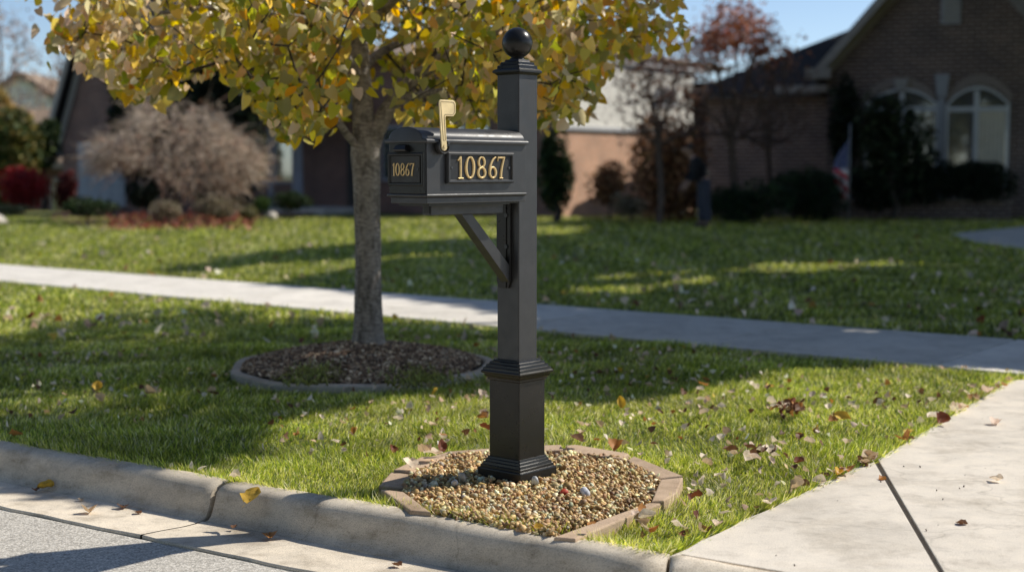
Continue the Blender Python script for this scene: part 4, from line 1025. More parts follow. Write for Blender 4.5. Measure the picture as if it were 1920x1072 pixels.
# garage door, porch, windows on the street front
g0, g1 = fL.t_at(258), fL.t_at(172)
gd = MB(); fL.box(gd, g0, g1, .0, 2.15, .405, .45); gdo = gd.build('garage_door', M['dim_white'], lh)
for i in range(4):
    mb = MB()
    for j in range(4): fL.box(mb, g0 + .12 + (g1 - g0) * j / 4, g0 - .02 + (g1 - g0) * (j + 1) / 4, .1 + i * .53, .5 + i * .53, .452, .468)
    mb.build('door_panel', M['dim_white'], gdo)
for x, w in ((632, .17), (583, .09)):
    t = fL.t_at(x); mb = MB(); p = fL.P(t, 0, 1.6); mb.lathe([(w * 1.35, .0), (w * 1.35, .16), (w, .2), (w * .9, 2.7), (w * 1.25, 2.76), (w * 1.25, 2.9)], 16, p[:2]); mb.build('porch_column', M['dim_white'], lh)
mb = MB(); ta, tb = fL.t_at(700), fL.t_at(470); fL.box(mb, ta, tb, 2.9, 3.6, .6, 1.95); mb.build('porch_beam', M['trim'], lh)
mb = MB(); fL.box(mb, ta, tb, -.05, .12, .003, 2.1); mb.build('porch_floor', M['walkcon'], lh)
for x0, x1, z0_, z1_ in ((655, 690, .15, 2.3), (486, 560, .8, 2.4), (720, 790, .9, 2.5), (830, 920, .9, 2.5)):
    a, b = fL.t_at(x1), fL.t_at(x0); mb = MB(); fL.box(mb, a, b, z0_, z1_, .003, .06)
    door_ = z0_ < .5; wo = mb.build('door' if door_ else 'window', M['door_dark'] if door_ else M['dim_white'], lh)
    if not door_:
        for q in (0, 1):
            mb = MB(); fL.box(mb, a + .07 + q * (b - a) / 2, a - .07 + (q + 1) * (b - a) / 2, z0_ + .08, z1_ - .08, .062, .07); mb.build('pane', M['glass'], wo)
# sunlit flank
fF = Facade((1.14, 38.0), (.6, .8)); LF = 7.3; zb = D(1050, 243, 38.2)[2]; zt = 4.34
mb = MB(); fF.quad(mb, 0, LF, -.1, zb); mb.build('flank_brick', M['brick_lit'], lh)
mb = MB(); fF.quad(mb, -.01, LF, zb + .12, zt, .012); mb.build('flank_siding', M['siding'], lh)
mb = MB(); fF.box(mb, -.02, LF, zb, zb + .12, .003, .06); mb.build('belt_course', M['white'], lh)
mb = MB(); fF.box(mb, -.7, LF + 1, 4.20, 4.36, .03, .10); mb.build('fascia', M['white'], lh)
t0, za = fF.tz(1226, 200); t1, zc_ = fF.tz(1262, 166); mb = MB(); fF.box(mb, t0, t1, za, zc_, .015, .06); wo = mb.build('window', M['white'], lh)
mb = MB(); fF.box(mb, t0 + .08, t1 - .08, za + .08, zc_ - .08, .062, .07); mb.build('pane', M['glass'], wo)
ub = thing('utility_box', 'small pale box at the foot of the sunlit brick flank', 'utility box', (*G(1082, 392), 0))
p = G(1082, 396); mb = MB(); mb.box((p[0] - .22, p[1] - .2, -.03), (p[0] + .22, p[1] + .2, .62), .03); mb.build('case', M['white'], ub); mb = MB(); mb.box((p[0] - .25, p[1] - .23, .621), (p[0] + .25, p[1] + .23, .67), .02); mb.build('lid', M['stone'], ub)

# ---- tan roofed house far left, on lower ground, and a gable roof beyond it
fh = thing('tan_roof_house', 'low house with a sunlit tan hip roof behind the red bush at far left', 'house', (-20, 62, -1.35))
Y = 58.0; x0, _, ze = D(20, 307, Y); x1 = D(152, 307, Y)[0]; zr = D(90, 205, Y + 4)[2]; xa = D(-260, 307, Y)[0]
mb = MB(); mb.face([(xa, Y, -1.4), (x1 + 3, Y, -1.4), (x1 + 3, Y, ze), (xa, Y, ze)], [(0, 0), (12, 0), (12, 3), (0, 3)]); mb.face([(x1 + 3, Y, -1.4), (x1 + 3, Y + 9, -1.4), (x1 + 3, Y + 9, ze), (x1 + 3, Y, ze)], [(0, 0), (9, 0), (9, 3), (0, 3)]); mb.build('wall', M['brick_red'], fh)
mb = MB(); roof_quad(mb, [(xa - .5, Y - .6, ze), (x1 + 3.5, Y - .6, ze), (x1 + 1.2, Y + 4.5, zr), (xa + 4, Y + 4.5, zr)]); roof_quad(mb, [(x1 + 3.5, Y - .6, ze), (x1 + 3.5, Y + 9.6, ze), (x1 + 1.2, Y + 4.5, zr)]); roof_quad(mb, [(x1 + 3.5, Y + 9.6, ze), (xa - .5, Y + 9.6, ze), (xa + 4, Y + 4.5, zr), (x1 + 1.2, Y + 4.5, zr)])
o = mb.build('roof', M['roof_tan'], fh, recalc=True); solidify(o, .1, 0)
mb = MB(); mb.box((xa - .5, Y - .68, ze - .2), (x1 + 3.5, Y - .58, ze + .03)); mb.build('fascia', M['trim'], fh)
mb = MB(); mb.box((D(95, 300, Y)[0], Y - .06, -.6), (D(118, 300, Y)[0], Y - .003, .9)); wo = mb.build('window', M['dim_white'], fh)
mb = MB(); mb.box((D(97, 300, Y)[0], Y - .075, -.5), (D(116, 300, Y)[0], Y - .062, .8)); mb.build('pane', M['glass'], wo)
f2 = thing('far_house', 'distant house with a pale tan gable roof above the far left trees', 'house', (-30, 95, 0))
Y = 95.0; pk = D(38, 138, Y); rt = D(125, 196, Y); lt = D(-60, 205, Y)
mb = MB(); mb.face([(lt[0] + .8, Y, -1.4), (rt[0] - .8, Y, -1.4), (rt[0] - .8, Y, rt[2] + .3), (pk[0], Y, pk[2] - .2), (lt[0] + .8, Y, lt[2] + .3)], [(0, 0), (6, 0), (6, 5), (3, 7), (0, 5)]); mb.face([(rt[0] - .8, Y, -1.4), (rt[0] - .8, Y + 10, -1.4), (rt[0] - .8, Y + 10, rt[2] + .3), (rt[0] - .8, Y, rt[2] + .3)], [(0, 0), (9, 0), (9, 5), (0, 5)]); mb.build('wall', M['siding'], f2)
mb = MB(); roof_quad(mb, [(rt[0], Y - .5, rt[2]), (rt[0], Y + 10, rt[2]), (pk[0], Y + 10, pk[2]), (pk[0], Y - .5, pk[2])]); roof_quad(mb, [(pk[0], Y - .5, pk[2]), (pk[0], Y + 10, pk[2]), (lt[0], Y + 10, lt[2]), (lt[0], Y - .5, lt[2])]); o = mb.build('roof', M['roof_tan'], f2, recalc=True); solidify(o, .3, 0)
# ================================================================== GARDEN PLANTS
def cloud(center, rad, n, lumps=9, hollow=.55):
    """points through a lumpy crown"""
    c = np.array(center, float); r = np.array(rad, float) * 1.12; L = []
    for i in range(lumps):
        d = RNG.normal(size=3); d /= np.linalg.norm(d); L.append((c + d * r * RNG.uniform(.25, .62), r * RNG.uniform(.38, .58)))
    L.append((c, r * .6)); out = []
    for i in range(n):
        lc, lr = L[RNG.integers(len(L))]; d = RNG.normal(size=3); d /= np.linalg.norm(d); out.append(lc + d * lr * (RNG.uniform(hollow, 1.08) ** .6))
    return np.array(out)
def shrub(name, label, cat, px0, px1, py0, py1, Y, n, size, cols, probs, stems=5, down=.0, lumps=9, depth=None, zmin=.02, stem_mat='twig', group=None, mat='dry_leaf', tv=DIA, tf=DIA_F, part='foliage', base_z=None):
    x0, _, zt = D(px0, py0, Y); x1, _, zb = D(px1, py1, Y); cx = (x0 + x1) / 2; w = (x1 - x0) / 2; zb = max(zb, zmin); h = (zt - zb) / 2; dep = depth or w * .85
    t = thing(name, label, cat, (cx, Y, 0), group=group)
    pos = cloud((cx, Y, zb + h), (w, dep, h), n, lumps); pos = pos[pos[:, 2] > zmin]
    link(part, leaf_mesh(part, pos, size, cols, probs, down, tv, tf), M[mat], t)
    base = (cx, Y, -.05 if base_z is None else base_z); tg = [tuple(p) for p in pos[RNG.choice(len(pos), stems * 6)]]
    Pn, pa = grow([[base, (cx, Y, base[2] + .15)]], tg, .25, .08); link('stems', branch_mesh('stems', Pn, pa, .008, .06, .45), M[stem_mat], t)
    return t
GR = [(.03, .055, .018), (.05, .08, .022), (.018, .035, .014)]
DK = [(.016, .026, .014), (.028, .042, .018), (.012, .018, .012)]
TAN = [(.30, .24, .16), (.20, .16, .10), (.38, .31, .22), (.15, .14, .07)]
BRN = [(.34, .17, .085), (.22, .11, .06), (.50, .28, .13), (.13, .07, .04)]
RED = [(.28, .018, .022), (.40, .03, .03), (.16, .012, .016)]
# planting bed of the left house
mb = MB(); bp = [(95, 412), (150, 424), (240, 432), (350, 428), (450, 415), (520, 406), (590, 400), (560, 393), (400, 392), (200, 394), (100, 398)]
mb.face([(*G(*p), -.008) for p in bp]); tag(mb.build('planting_bed', M['bedsoil'], recalc=True), kind='structure')
shrub('clipped_shrub', 'dark green shrub at the left end of the planting bed', 'shrub', 108, 216, 366, 412, 31.5, 2600, .06, GR, [.4, .3, .3], mat='shade_leaf')
shrub('dry_shrub', 'smaller tan dried shrub under the bare pinkish tree', 'shrub', 268, 348, 373, 418, 31, 1500, .06, TAN, [.35, .3, .2, .15])
shrub('dry_shrub', 'larger tan dried shrub with a rounded top, middle of the planting bed', 'shrub', 362, 450, 361, 412, 31.5, 2200, .06, TAN, [.35, .3, .2, .15])
shrub('dry_shrub', 'low olive tan shrub just right of the larger dried shrub', 'shrub', 447, 484, 384, 410, 32, 800, .06, [(.16, .15, .06), (.22, .2, .09)], [.5, .5])
shrub('clipped_shrub', 'small bright green rounded shrub near the porch', 'shrub', 474, 508, 369, 402, 34, 900, .07, [(.05, .10, .02), (.08, .13, .03)], [.5, .5], mat='shade_leaf')
shrub('clipped_shrub', 'dark green low hedge plant before the porch columns', 'shrub', 508, 588, 357, 398, 36, 1800, .07, GR, [.4, .3, .3], mat='shade_leaf')
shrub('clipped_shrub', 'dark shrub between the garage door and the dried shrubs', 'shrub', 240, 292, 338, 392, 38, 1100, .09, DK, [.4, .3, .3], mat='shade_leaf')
n = 700; pp = np.array([G(random.uniform(205, 480), random.uniform(404, 428), .03) for _ in range(n)]); pos = np.column_stack([pp, RNG.uniform(.0, .12, n)])
tag(link('ground_cover', leaf_mesh('ground_cover', pos, .12, [(.32, .10, .06), (.42, .16, .1), (.2, .07, .05)], [.4, .35, .25], -.2, DIA, DIA_F), M['dry_leaf']), 'reddish ground cover and fallen leaves under the tan shrubs', 'ground cover', kind='stuff')
for px, py, r, lab in ((510, 411, .17, 'pale rock at the right end of the planting bed'), (2, 417, .16, 'pale rock on the lawn at the far left edge')):
    g_ = G(px, py); V, F, C = pebbles(np.array([g_]), np.array([.06]), np.array([r]), np.array([(1, 1, 1)])); tag(link('rock', npmesh('rock', V, F, None, smooth=True), M['rock']), lab, 'rock')
# bare pinkish weeping tree
bt = thing('bare_tree', 'low bare tree with a wide dome of pinkish grey twigs beside the garage door', 'tree', (*G(322, 405), 0))
bY = 34.5; bb = D(325, 405, bY); tg = []
for _ in range(520):
    a = random.uniform(-1, 1); px = 330 + 152 * a; top = 200 + 95 * a * a + 13 * math.sin(9 * a + 1) + 9 * math.sin(23 * a); bot = 350 + 25 * math.sin(3 * a) - 25 * abs(a)
    tg.append(D(px, top + (bot - top) * random.random() ** 1.2, bY + random.uniform(-1.9, 1.9) * math.sqrt(max(.05, 1 - a * a))))
Pn, pa = grow([[(bb[0], bY, -.05), (bb[0] + .05, bY, .35)], [(bb[0] + .05, bY, .35), (bb[0] - .5, bY, 1.1)], [(bb[0] + .05, bY, .35), (bb[0] + .6, bY + .1, 1.2)], [(bb[0] + .05, bY, .35), (bb[0] + .1, bY - .3, 1.6)]], tg, .2, .2)
link('trunk', branch_mesh('trunk', Pn, pa, .009, .11, .42), M['twig'], bt)
tg = np.array(tg); k = 9; n = len(tg) * k; st = np.repeat(tg, k, 0) + RNG.normal(size=(n, 3)) * .12
out = st - np.array((bb[0], bY, 1.2)); out[:, 2] *= .2; out /= np.linalg.norm(out, axis=1, keepdims=True); ax = out + RNG.normal(size=(n, 3)) * .5; ax[:, 2] -= .35
X, Y_, Z = frames(ax, RNG.uniform(0, 6.28, n)); STRAND = np.array([(-.5, 0, 0), (.5, 0, 0), (-.45, .5, .06), (.45, .5, .06), (0, 1, -.02)], float)
L = RNG.uniform(.15, .45, n) * np.exp(.45 * RNG.normal(size=n)); V, F = instance_mesh(STRAND, BLADE_F, st, X, Y_, Z, np.stack([np.full(n, .02), L, L], 1))
cc = np.array([(.56, .45, .35), (.38, .30, .23), (.68, .57, .45), (.48, .28, .19)])[RNG.choice(4, n, p=[.4, .3, .2, .1])] * RNG.uniform(.7, 1.2, (n, 1))
link('twigs', npmesh('twigs', V, F, np.repeat(cc, 5, 0)), M['dry_leaf'], bt)

def evergreen(label, px0, px1, py0, py1, Y, n, size, cols=DK, group=None, depth=None, lumps=14, mat='shade_leaf', name='evergreen_tree', trunk_z=None):
    x0, _, zt = D(px0, py0, Y); x1, _, zb = D(px1, py1, Y); zb = max(zb, .05); cx = (x0 + x1) / 2; w = (x1 - x0) / 2; h = (zt - zb) / 2; gz = float(terrain(cx, Y))
    t = thing(name, label, 'tree', (cx, Y, gz), group=group)
    pos = cloud((cx, Y, zb + h), (w, depth or w * .8, h), n, lumps); pos = pos[pos[:, 2] > gz + .05]
    link('crown', leaf_mesh('crown', pos, size, cols, [1 / len(cols)] * len(cols), .3, DIA, DIA_F), M[mat], t)
    tn = [(cx + .08 * math.sin(i * 1.7), Y, gz - .05 + (zt - gz) * .9 * i / 8) for i in range(9)]; link('trunk', smooth_tube('trunk', tn, list(np.linspace(max(.1, w * .09), .03, 9)), 12, .05), M['darkbark'], t)
    Pn, pa = grow([tn], [tuple(p) for p in pos[RNG.choice(len(pos), 50)]], .5, .05); link('branches', branch_mesh('branches', Pn, pa, .012, .08, .45), M['darkbark'], t)
    return t
evergreen('tall dark evergreen tree before the left gable', 198, 350, 40, 392, 40.5, 7000, .22)
evergreen('dark evergreen tree hiding the middle of the left house', 330, 500, 90, 395, 39.5, 7000, .22)
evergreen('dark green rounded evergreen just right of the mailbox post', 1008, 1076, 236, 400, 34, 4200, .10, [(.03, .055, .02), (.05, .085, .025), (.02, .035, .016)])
evergreen('green and yellow evergreen at the far left edge', -60, 85, 195, 400, 44, 6000, .20, [(.05, .08, .02), (.10, .11, .03), (.20, .16, .04)])
evergreen('drooping dark green tree overlapping the tan roof', 40, 118, 218, 330, 46, 2200, .16, [(.035, .06, .02), (.06, .09, .025)])
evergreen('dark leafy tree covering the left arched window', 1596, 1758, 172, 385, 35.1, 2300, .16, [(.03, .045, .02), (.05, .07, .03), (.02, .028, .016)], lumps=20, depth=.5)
evergreen('slim dark climber at the corner of the right house', 1556, 1612, 125, 330, 36.5, 2200, .14, DK, depth=.5, name='climbing_shrub')
# red bushes
shrub('burning_bush', 'bright red rounded burning bush at the far left', 'shrub', -12, 100, 312, 402, 40, 4600, .085, RED, [.4, .4, .2], lumps=12, mat='dry_leaf')
shrub('burning_bush', 'darker red bush between the bright red bush and the garage', 'shrub', 96, 150, 316, 400, 41, 2000, .085, [(.12, .015, .018), (.07, .012, .012), (.2, .04, .03)], [.4, .4, .2])
shrub('clipped_shrub', 'low dark hedge under the bright red bush', 'shrub', -60, 62, 384, 412, 38, 1500, .07, DK, [.4, .3, .3], mat='shade_leaf')
# brown shrubs in the middle distance
shrub('brown_shrub', 'small brown leaved shrub before the sunlit brick flank', 'shrub', 1106, 1182, 300, 408, 34.5, 1900, .10, BRN, [.35, .3, .2, .15], lumps=8)
shrub('brown_shrub', 'large rust brown bush behind the bending person', 'shrub', 1172, 1336, 212, 412, 34.6, 6500, .12, BRN, [.33, .3, .17, .2], lumps=16)
shrub('brown_shrub', 'low tan dry shrub at the foot of the rust brown bush', 'shrub', 1150, 1215, 356, 412, 33.6, 1100, .08, TAN, [.4, .3, .1, .2])
# hedges of the right house
shrub('hedge_shrub', 'dark green mounded hedge shrub right of the person', 'shrub', 1328, 1500, 322, 420, 33.2, 6500, .075, [(.02, .045, .018), (.03, .065, .022), (.014, .025, .014)], [.35, .3, .35], mat='shade_leaf')
shrub('hedge_shrub', 'taller dark green hedge shrub left of the flag', 'shrub', 1450, 1602, 306, 412, 34.4, 6500, .075, [(.02, .045, .018), (.03, .065, .022), (.014, .025, .014)], [.35, .3, .35], mat='shade_leaf')
for a, b, lab in ((1578, 1712, 'dark clipped hedge on the planter wall right of the flag'), (1676, 1812, 'dark clipped hedge on the planter wall under the window pilaster'), (1776, 1912, 'dark clipped hedge on the planter wall under the curtained window')):
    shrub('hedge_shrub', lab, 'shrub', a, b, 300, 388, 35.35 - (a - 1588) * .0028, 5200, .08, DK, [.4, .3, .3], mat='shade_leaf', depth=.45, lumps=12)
# bare and part-bare trees
def bare_tree(label, px, base_py, top_py, half, Y, ntg, rt, leaf=None, leaf_n=0, lc=None, y_bot=None, leafy=.06, bark='twig', lean=0, spread_top=1.0, leaf_zone=None):
    b = D(px, base_py, Y); zt = D(px, top_py, Y)[2]; zb = D(px, y_bot, Y)[2]; w = half * Y / FOC; gz = float(terrain(b[0], Y))
    t = thing('bare_tree', label, 'tree', (b[0], Y, gz)); tg = []
    for _ in range(ntg):
        a = random.uniform(-1, 1); h = random.random(); wid = w * (.35 + .75 * math.sin(math.pi * min(1, .18 + h * .75))); tg.append((b[0] + lean * h + a * wid, Y + random.uniform(-1, 1) * wid * .8, zb + (zt - zb) * h * (1 - .25 * a * a)))
    z2 = zb + (zt - zb) * .3
    Pn, pa = grow([[(b[0] + .05 * math.sin(i), Y, gz - .05 + (z2 - gz) * i / 6) for i in range(7)], [(b[0], Y, z2 * .6), (b[0] - w * .3, Y, z2 + (zt - z2) * .35)], [(b[0], Y, z2 * .65), (b[0] + w * .35, Y + .2, z2 + (zt - z2) * .4)], [(b[0], Y, z2 * .8), (b[0] + w * .05, Y - .2, z2 + (zt - z2) * .6)]], tg, .3, .12)
    link('trunk', branch_mesh('trunk', Pn, pa, rt, w * .09, .45), M[bark], t)
    if leaf_n:
        src = np.array(tg); 
        if leaf_zone: src = src[src[:, 2] > zb + (zt - zb) * leaf_zone]
        pos = src[RNG.integers(len(src), size=leaf_n)] + RNG.normal(size=(leaf_n, 3)) * .22
        link('crown', leaf_mesh('crown', pos, leafy, lc, [1 / len(lc)] * len(lc), .2, DIA, DIA_F), M['dry_leaf'], t)
    return t
bare_tree('sparse tree with a coral orange top before the right house', 1372, 405, 8, 108, 34.0, 420, .010, True, 1900, [(.42, .16, .09), (.3, .12, .07), (.5, .22, .12)], 260, .12, leaf_zone=.6)
bare_tree('reddish brown thin tree before the cream siding', 1236, 405, 60, 85, 32.5, 260, .010, True, 2200, [(.2, .11, .08), (.26, .13, .08), (.15, .09, .07)], 250, .09)
bare_tree('second thin brown tree partly behind the wing roof', 1440, 405, 75, 75, 36.6, 280, .010, True, 1000, [(.16, .10, .07), (.22, .12, .08)], 270, .08)
bare_tree('pale bare tree with fine twigs at the far left edge', 10, 400, -10, 75, 62, 300, .014, True, 700, [(.5, .33, .2), (.55, .4, .25), (.4, .26, .2)], 230, .16, bark='paletwig', leaf_zone=.0)
bare_tree('bare tree with a few orange leaves left of the steep gable', 135, 395, 75, 52, 66, 220, .013, True, 500, [(.42, .2, .1), (.5, .26, .13), (.3, .16, .09)], 240, .14)
evergreen('yellow leaved tree behind the far left evergreen', -40, 62, 165, 330, 56, 2600, .24, [(.42, .30, .10), (.5, .36, .14), (.34, .25, .08)], mat='dry_leaf', name='yellow_tree')
# far wood beyond the houses
n = 11000; xx = RNG.uniform(-90, 90, n); hh = 5 + 2.2 * snoise(xx, xx * 0, .22); pos = np.column_stack([xx, 128 + RNG.uniform(-4, 4, n), RNG.random(n) ** .8 * hh])
tag(link('distant_trees', leaf_mesh('distant_trees', pos, 1.0, [(.16, .12, .08), (.22, .15, .08), (.10, .10, .05)], [.4, .3, .3], .2, DIA, DIA_F), M['dry_leaf']), 'hazy brown line of trees far behind the houses', 'trees', kind='stuff')
# trees across the street, behind the viewer: they are what the windows mirror
for i, (x, y, h, lab) in enumerate([(-1.5, -17, 8, 'street tree across the road, mirrored in the windows'), (4.5, -22, 10, 'taller tree across the road, mirrored in the windows')]):
    t = thing('street_tree', lab, 'tree', (x, y, 0)); pos = cloud((x, y, h * .55), (2.6, 2.6, h * .42), 900, 14); link('crown', leaf_mesh('crown', pos, .4, [(.3, .2, .05), (.2, .17, .04)], [.5, .5], .2, DIA, DIA_F), M['shade_leaf'], t)
    link('trunk', smooth_tube('trunk', [(x, y, h * .5 * k / 5 - .1) for k in range(6)], [.25 - .02 * k for k in range(6)], 12), M['darkbark'], t)

for s_, w_, h in ((-16, 11, 11), (-10.5, 12.5, 12), (-5, 11, 10), (.5, 12, 12.5), (6.5, 11, 11), (12, 13, 12), (18, 11.5, 10)):  # row added behind the viewer to darken the fill from the street side
    p = K(s_, w_); t = thing('street_tree', 'unseen tall tree across the road, added to cut the sky light', 'tree', (*p, 0), group='unseen tall trees added across the road'); pos = cloud((*p, h * .56), (3.0, 3.0, h * .46), 1500, 14)
    link('crown', leaf_mesh('crown', pos, .55, [(.12, .11, .03), (.07, .08, .02)], [.5, .5], .2, DIA, DIA_F), M['shade_leaf'], t)
    link('trunk', smooth_tube('trunk', [(*p, h * .5 * k / 5 - .1) for k in range(6)], [.25 - .02 * k for k in range(6)], 12), M['darkbark'], t)

# ================================================================== FLAG ON ITS POLE
fg = D(1589, 385, 35.6); fz0 = 0.45
flg = thing('flag', 'drooping stars and stripes flag on a short pole before the dark hedge', 'flag', (fg[0], 34.2, 0))
fx = D(1593, 300, 34.2)[0]; zt = D(1593, 232, 34.2)[2]
MB().cyl((fx, 34.2, .0), (fx, 34.2, zt), .014, 10).build('pole', M['polemetal'], flg)
za, zb_ = D(0, 262, 34.2)[2], D(0, 372, 34.2)[2]; nu, nv = 26, 36; V, C = [], []
for j in range(nv + 1):
    v = j / nv
    for i in range(nu + 1):
        u = i / nu; wd = .10 + .24 * math.sin(math.pi * min(1, .15 + v * .8)) ** 1.2
        x = fx - .025 - u * wd - .02 * math.sin(v * 7) * u; y = 34.2 + .06 * math.sin(u * 13 + v * 2.5) * (.3 + v); z = za + (zb_ - za) * v - u * .25 * (1 - v * .4)
        V.append((x, y, z)); s = (u * 3.2 + v * 9.5)
        if v < .50 - .16 * u: c = (.03, .05, .20) if ((i * 3 + j * 2) % 5) else (.7, .72, .8)
        else: c = (.75, .06, .08) if int(s) % 2 == 0 else (.95, .95, .95)
        C.append(c)
F = [(j * (nu + 1) + i, j * (nu + 1) + i + 1, (j + 1) * (nu + 1) + i + 1, (j + 1) * (nu + 1) + i) for j in range(nv) for i in range(nu)]
link('flag_cloth', npmesh('flag_cloth', np.array(V), np.array(F), np.array(C), smooth=True), M['vcol'], flg)

# ================================================================== THE PERSON, stooping beside the rust brown bush
pY = 30.4; pg = D(1313, 424, pY)
per = thing('person', 'person in a dark top and grey blue trousers stooping beside the rust brown bush', 'person', (pg[0], pY, 0)); per.scale = (1.07,) * 3
def skin_body(name, verts, edges, mat, root=0, sub=2, parent=per):
    me = bpy.data.meshes.new(name); me.from_pydata([v[:3] for v in verts], edges, []); o = link(name, me, mat, parent, world=False)
    o.modifiers.new('skin', 'SKIN'); 
    if not me.skin_vertices: me.skin_vertices.new() if hasattr(me.skin_vertices, 'new') else None
    for sv, v in zip(me.skin_vertices[0].data, verts): sv.radius = (v[3], v[4] if len(v) > 4 else v[3])
    me.skin_vertices[0].data[root].use_root = True
    o.modifiers['skin'].use_smooth_shade = True; s = o.modifiers.new('sub', 'SUBSURF'); s.levels = sub; s.render_levels = sub
    return o
# facing left (-x); metres, local to the feet; both legs straight, back bent forward, hands reaching down to the bush
HIP = (.06, 0, .90)
bodyv = [(*HIP, .13, .15), (.03, 0, 1.03, .125, .15), (-.04, 0, 1.17, .13, .16), (-.12, 0, 1.30, .12, .17), (-.18, 0, 1.385, .06, .062), (-.225, 0, 1.445, .058, .06), (-.275, 0, 1.515, .082, .072), (-.27, 0, 1.59, .095, .078),
         (.05, .09, .84, .095), (.03, .10, .48, .066), (.05, .10, .10, .042), (-.07, .11, .035, .034),
         (.08, -.09, .84, .095), (.10, -.10, .48, .066), (.15, -.10, .10, .042), (.03, -.11, .035, .034),
         (-.13, .19, 1.31, .06), (-.17, .23, 1.04, .045), (-.30, .18, .86, .033), (-.35, .17, .80, .036),
         (-.12, -.19, 1.30, .06), (-.15, -.23, 1.03, .045), (-.27, -.18, .85, .033), (-.32, -.17, .79, .036)]
be = [(0, 1), (1, 2), (2, 3), (3, 4), (4, 5), (5, 6), (6, 7), (0, 8), (8, 9), (9, 10), (10, 11), (0, 12), (12, 13), (13, 14), (14, 15), (3, 16), (16, 17), (17, 18), (18, 19), (3, 20), (20, 21), (21, 22), (22, 23)]
for s_, root in ((.17, 19), (-.17, 23)):
    h = bodyv[root][:3]
    for k_, (dy, ln) in enumerate(((-.027, .075), (-.009, .085), (.009, .08), (.027, .065))):
        i0 = len(bodyv); bodyv.append((h[0] - .03, h[1] + dy, h[2] - .035, .010)); bodyv.append((h[0] - .035, h[1] + dy, h[2] - .035 - ln * .55, .009)); bodyv.append((h[0] - .02, h[1] + dy, h[2] - .035 - ln, .008)); be += [(root, i0), (i0, i0 + 1), (i0 + 1, i0 + 2)]
    i0 = len(bodyv); bodyv.append((h[0] + .03, h[1] - .03 * np.sign(s_), h[2] - .02, .011)); bodyv.append((h[0] + .03, h[1] - .035 * np.sign(s_), h[2] - .06, .009)); be += [(root, i0), (i0, i0 + 1)]
# nose and ears grow from the head
i0 = len(bodyv); bodyv += [(-.385, 0, 1.535, .014), (-.26, .088, 1.55, .018), (-.26, -.088, 1.55, .018), (-.335, 0, 1.47, .034)]; be += [(6, i0), (6, i0 + 1), (6, i0 + 2), (6, i0 + 3)]
skin_body('body', bodyv, be, M['skin'])
tv_ = [(.065, 0, .88, .145, .165), (.04, 0, 1.02, .14, .165)] + [(a, b, c, r + .022) for a, b, c, r in ((.05, .09, .82, .092), (.03, .10, .48, .068), (.05, .10, .09, .052), (.08, -.09, .82, .092), (.10, -.10, .48, .068), (.15, -.10, .09, .052))]
skin_body('trousers', tv_, [(0, 1), (0, 2), (2, 3), (3, 4), (0, 5), (5, 6), (6, 7)], M['denim'])
jv = [(.062, 0, .86, .165, .19), (.03, 0, 1.02, .158, .182), (-.04, 0, 1.18, .155, .185), (-.12, 0, 1.31, .14, .19), (-.165, 0, 1.375, .075, .075), (-.13, .20, 1.31, .078), (-.17, .235, 1.04, .062), (-.27, .19, .90, .047), (-.12, -.20, 1.30, .078), (-.15, -.235, 1.03, .062), (-.24, -.19, .89, .047)]
skin_body('jacket', jv, [(0, 1), (1, 2), (2, 3), (3, 4), (3, 5), (5, 6), (6, 7), (3, 8), (8, 9), (9, 10)], M['navy'])
hv = [(-.20, 0, 1.52, .06, .075), (-.225, 0, 1.59, .092, .088), (-.27, 0, 1.635, .088, .082)]
skin_body('hair', hv, [(0, 1), (1, 2)], M['hair'])
for y_ in (-.034, .034):
    bm_ = bmesh.new(); bmesh.ops.create_icosphere(bm_, subdivisions=1, radius=.013); me_ = bpy.data.meshes.new('eye'); bm_.to_mesh(me_); bm_.free(); me_.transform(Matrix.Translation((-.355, y_, 1.575))); link('eye', me_, M['door_dark'], per, world=False)
for y_, x_ in ((.11, 0), (-.11, .10)):
    skin_body('shoe', [(.06 + x_, y_, .05, .05), (-.02 + x_, y_, .04, .048), (-.11 + x_, y_, .035, .04)], [(0, 1), (1, 2)], M['door_dark'])

# ================================================================== FALLEN LEAVES
def fallen_mesh(name, kind, col, seed):
    r = np.random.default_rng(seed); curl = r.uniform(.3, 1.0); n1, n2 = 7, 5; V = []
    for i in range(n1):
        u = i / (n1 - 1); wdt = (math.sin(math.pi * min(1, u * .93 + .05)) ** .75) * (.44 if kind else .36) * (1.15 - .35 * u)
        if kind and i in (2, 4): wdt *= 1.28
        for j in range(n2):
            v = j / (n2 - 1) * 2 - 1; x = v * wdt; y = u - .5; z = curl * (abs(v) ** 1.5 * wdt * 1.2 + .55 * (u - .5) ** 2) + .05 * math.sin(u * 9 + v * 3 + seed) + .02 * r.normal()
            V.append((x, y, z))
    F = [(i * n2 + j, i * n2 + j + 1, (i + 1) * n2 + j + 1, (i + 1) * n2 + j) for i in range(n1 - 1) for j in range(n2 - 1)]
    b = len(V); V += [(-.012, -.5, 0), (.012, -.5, 0), (.02, -.78, .05), (-.002, -.78, .05)]; F.append((b, b + 1, b + 2, b + 3))
    c = np.array(col) * r.uniform(.8, 1.15, (len(V), 1)); me = npmesh(name, np.array(V), [np.array(F[:-1]), np.array(F[-1:])], np.clip(c, 0, 1), smooth=True); me.materials.append(M['dry_leaf']); return me
LC = {'tan': (.62, .46, .29), 'beige': (.88, .74, .57), 'brown': (.17, .085, .045), 'orange': (.46, .21, .065), 'yellow': (.68, .43, .07), 'rust': (.22, .07, .035), 'pinkish': (.78, .60, .47)}
LM = {c: [fallen_mesh('fallen_leaf', k % 2, v, 10 * k + i) for k in range(4)] for i, (c, v) in enumerate(LC.items())}
LGROUP = 'fallen leaves scattered over the lawn strip'
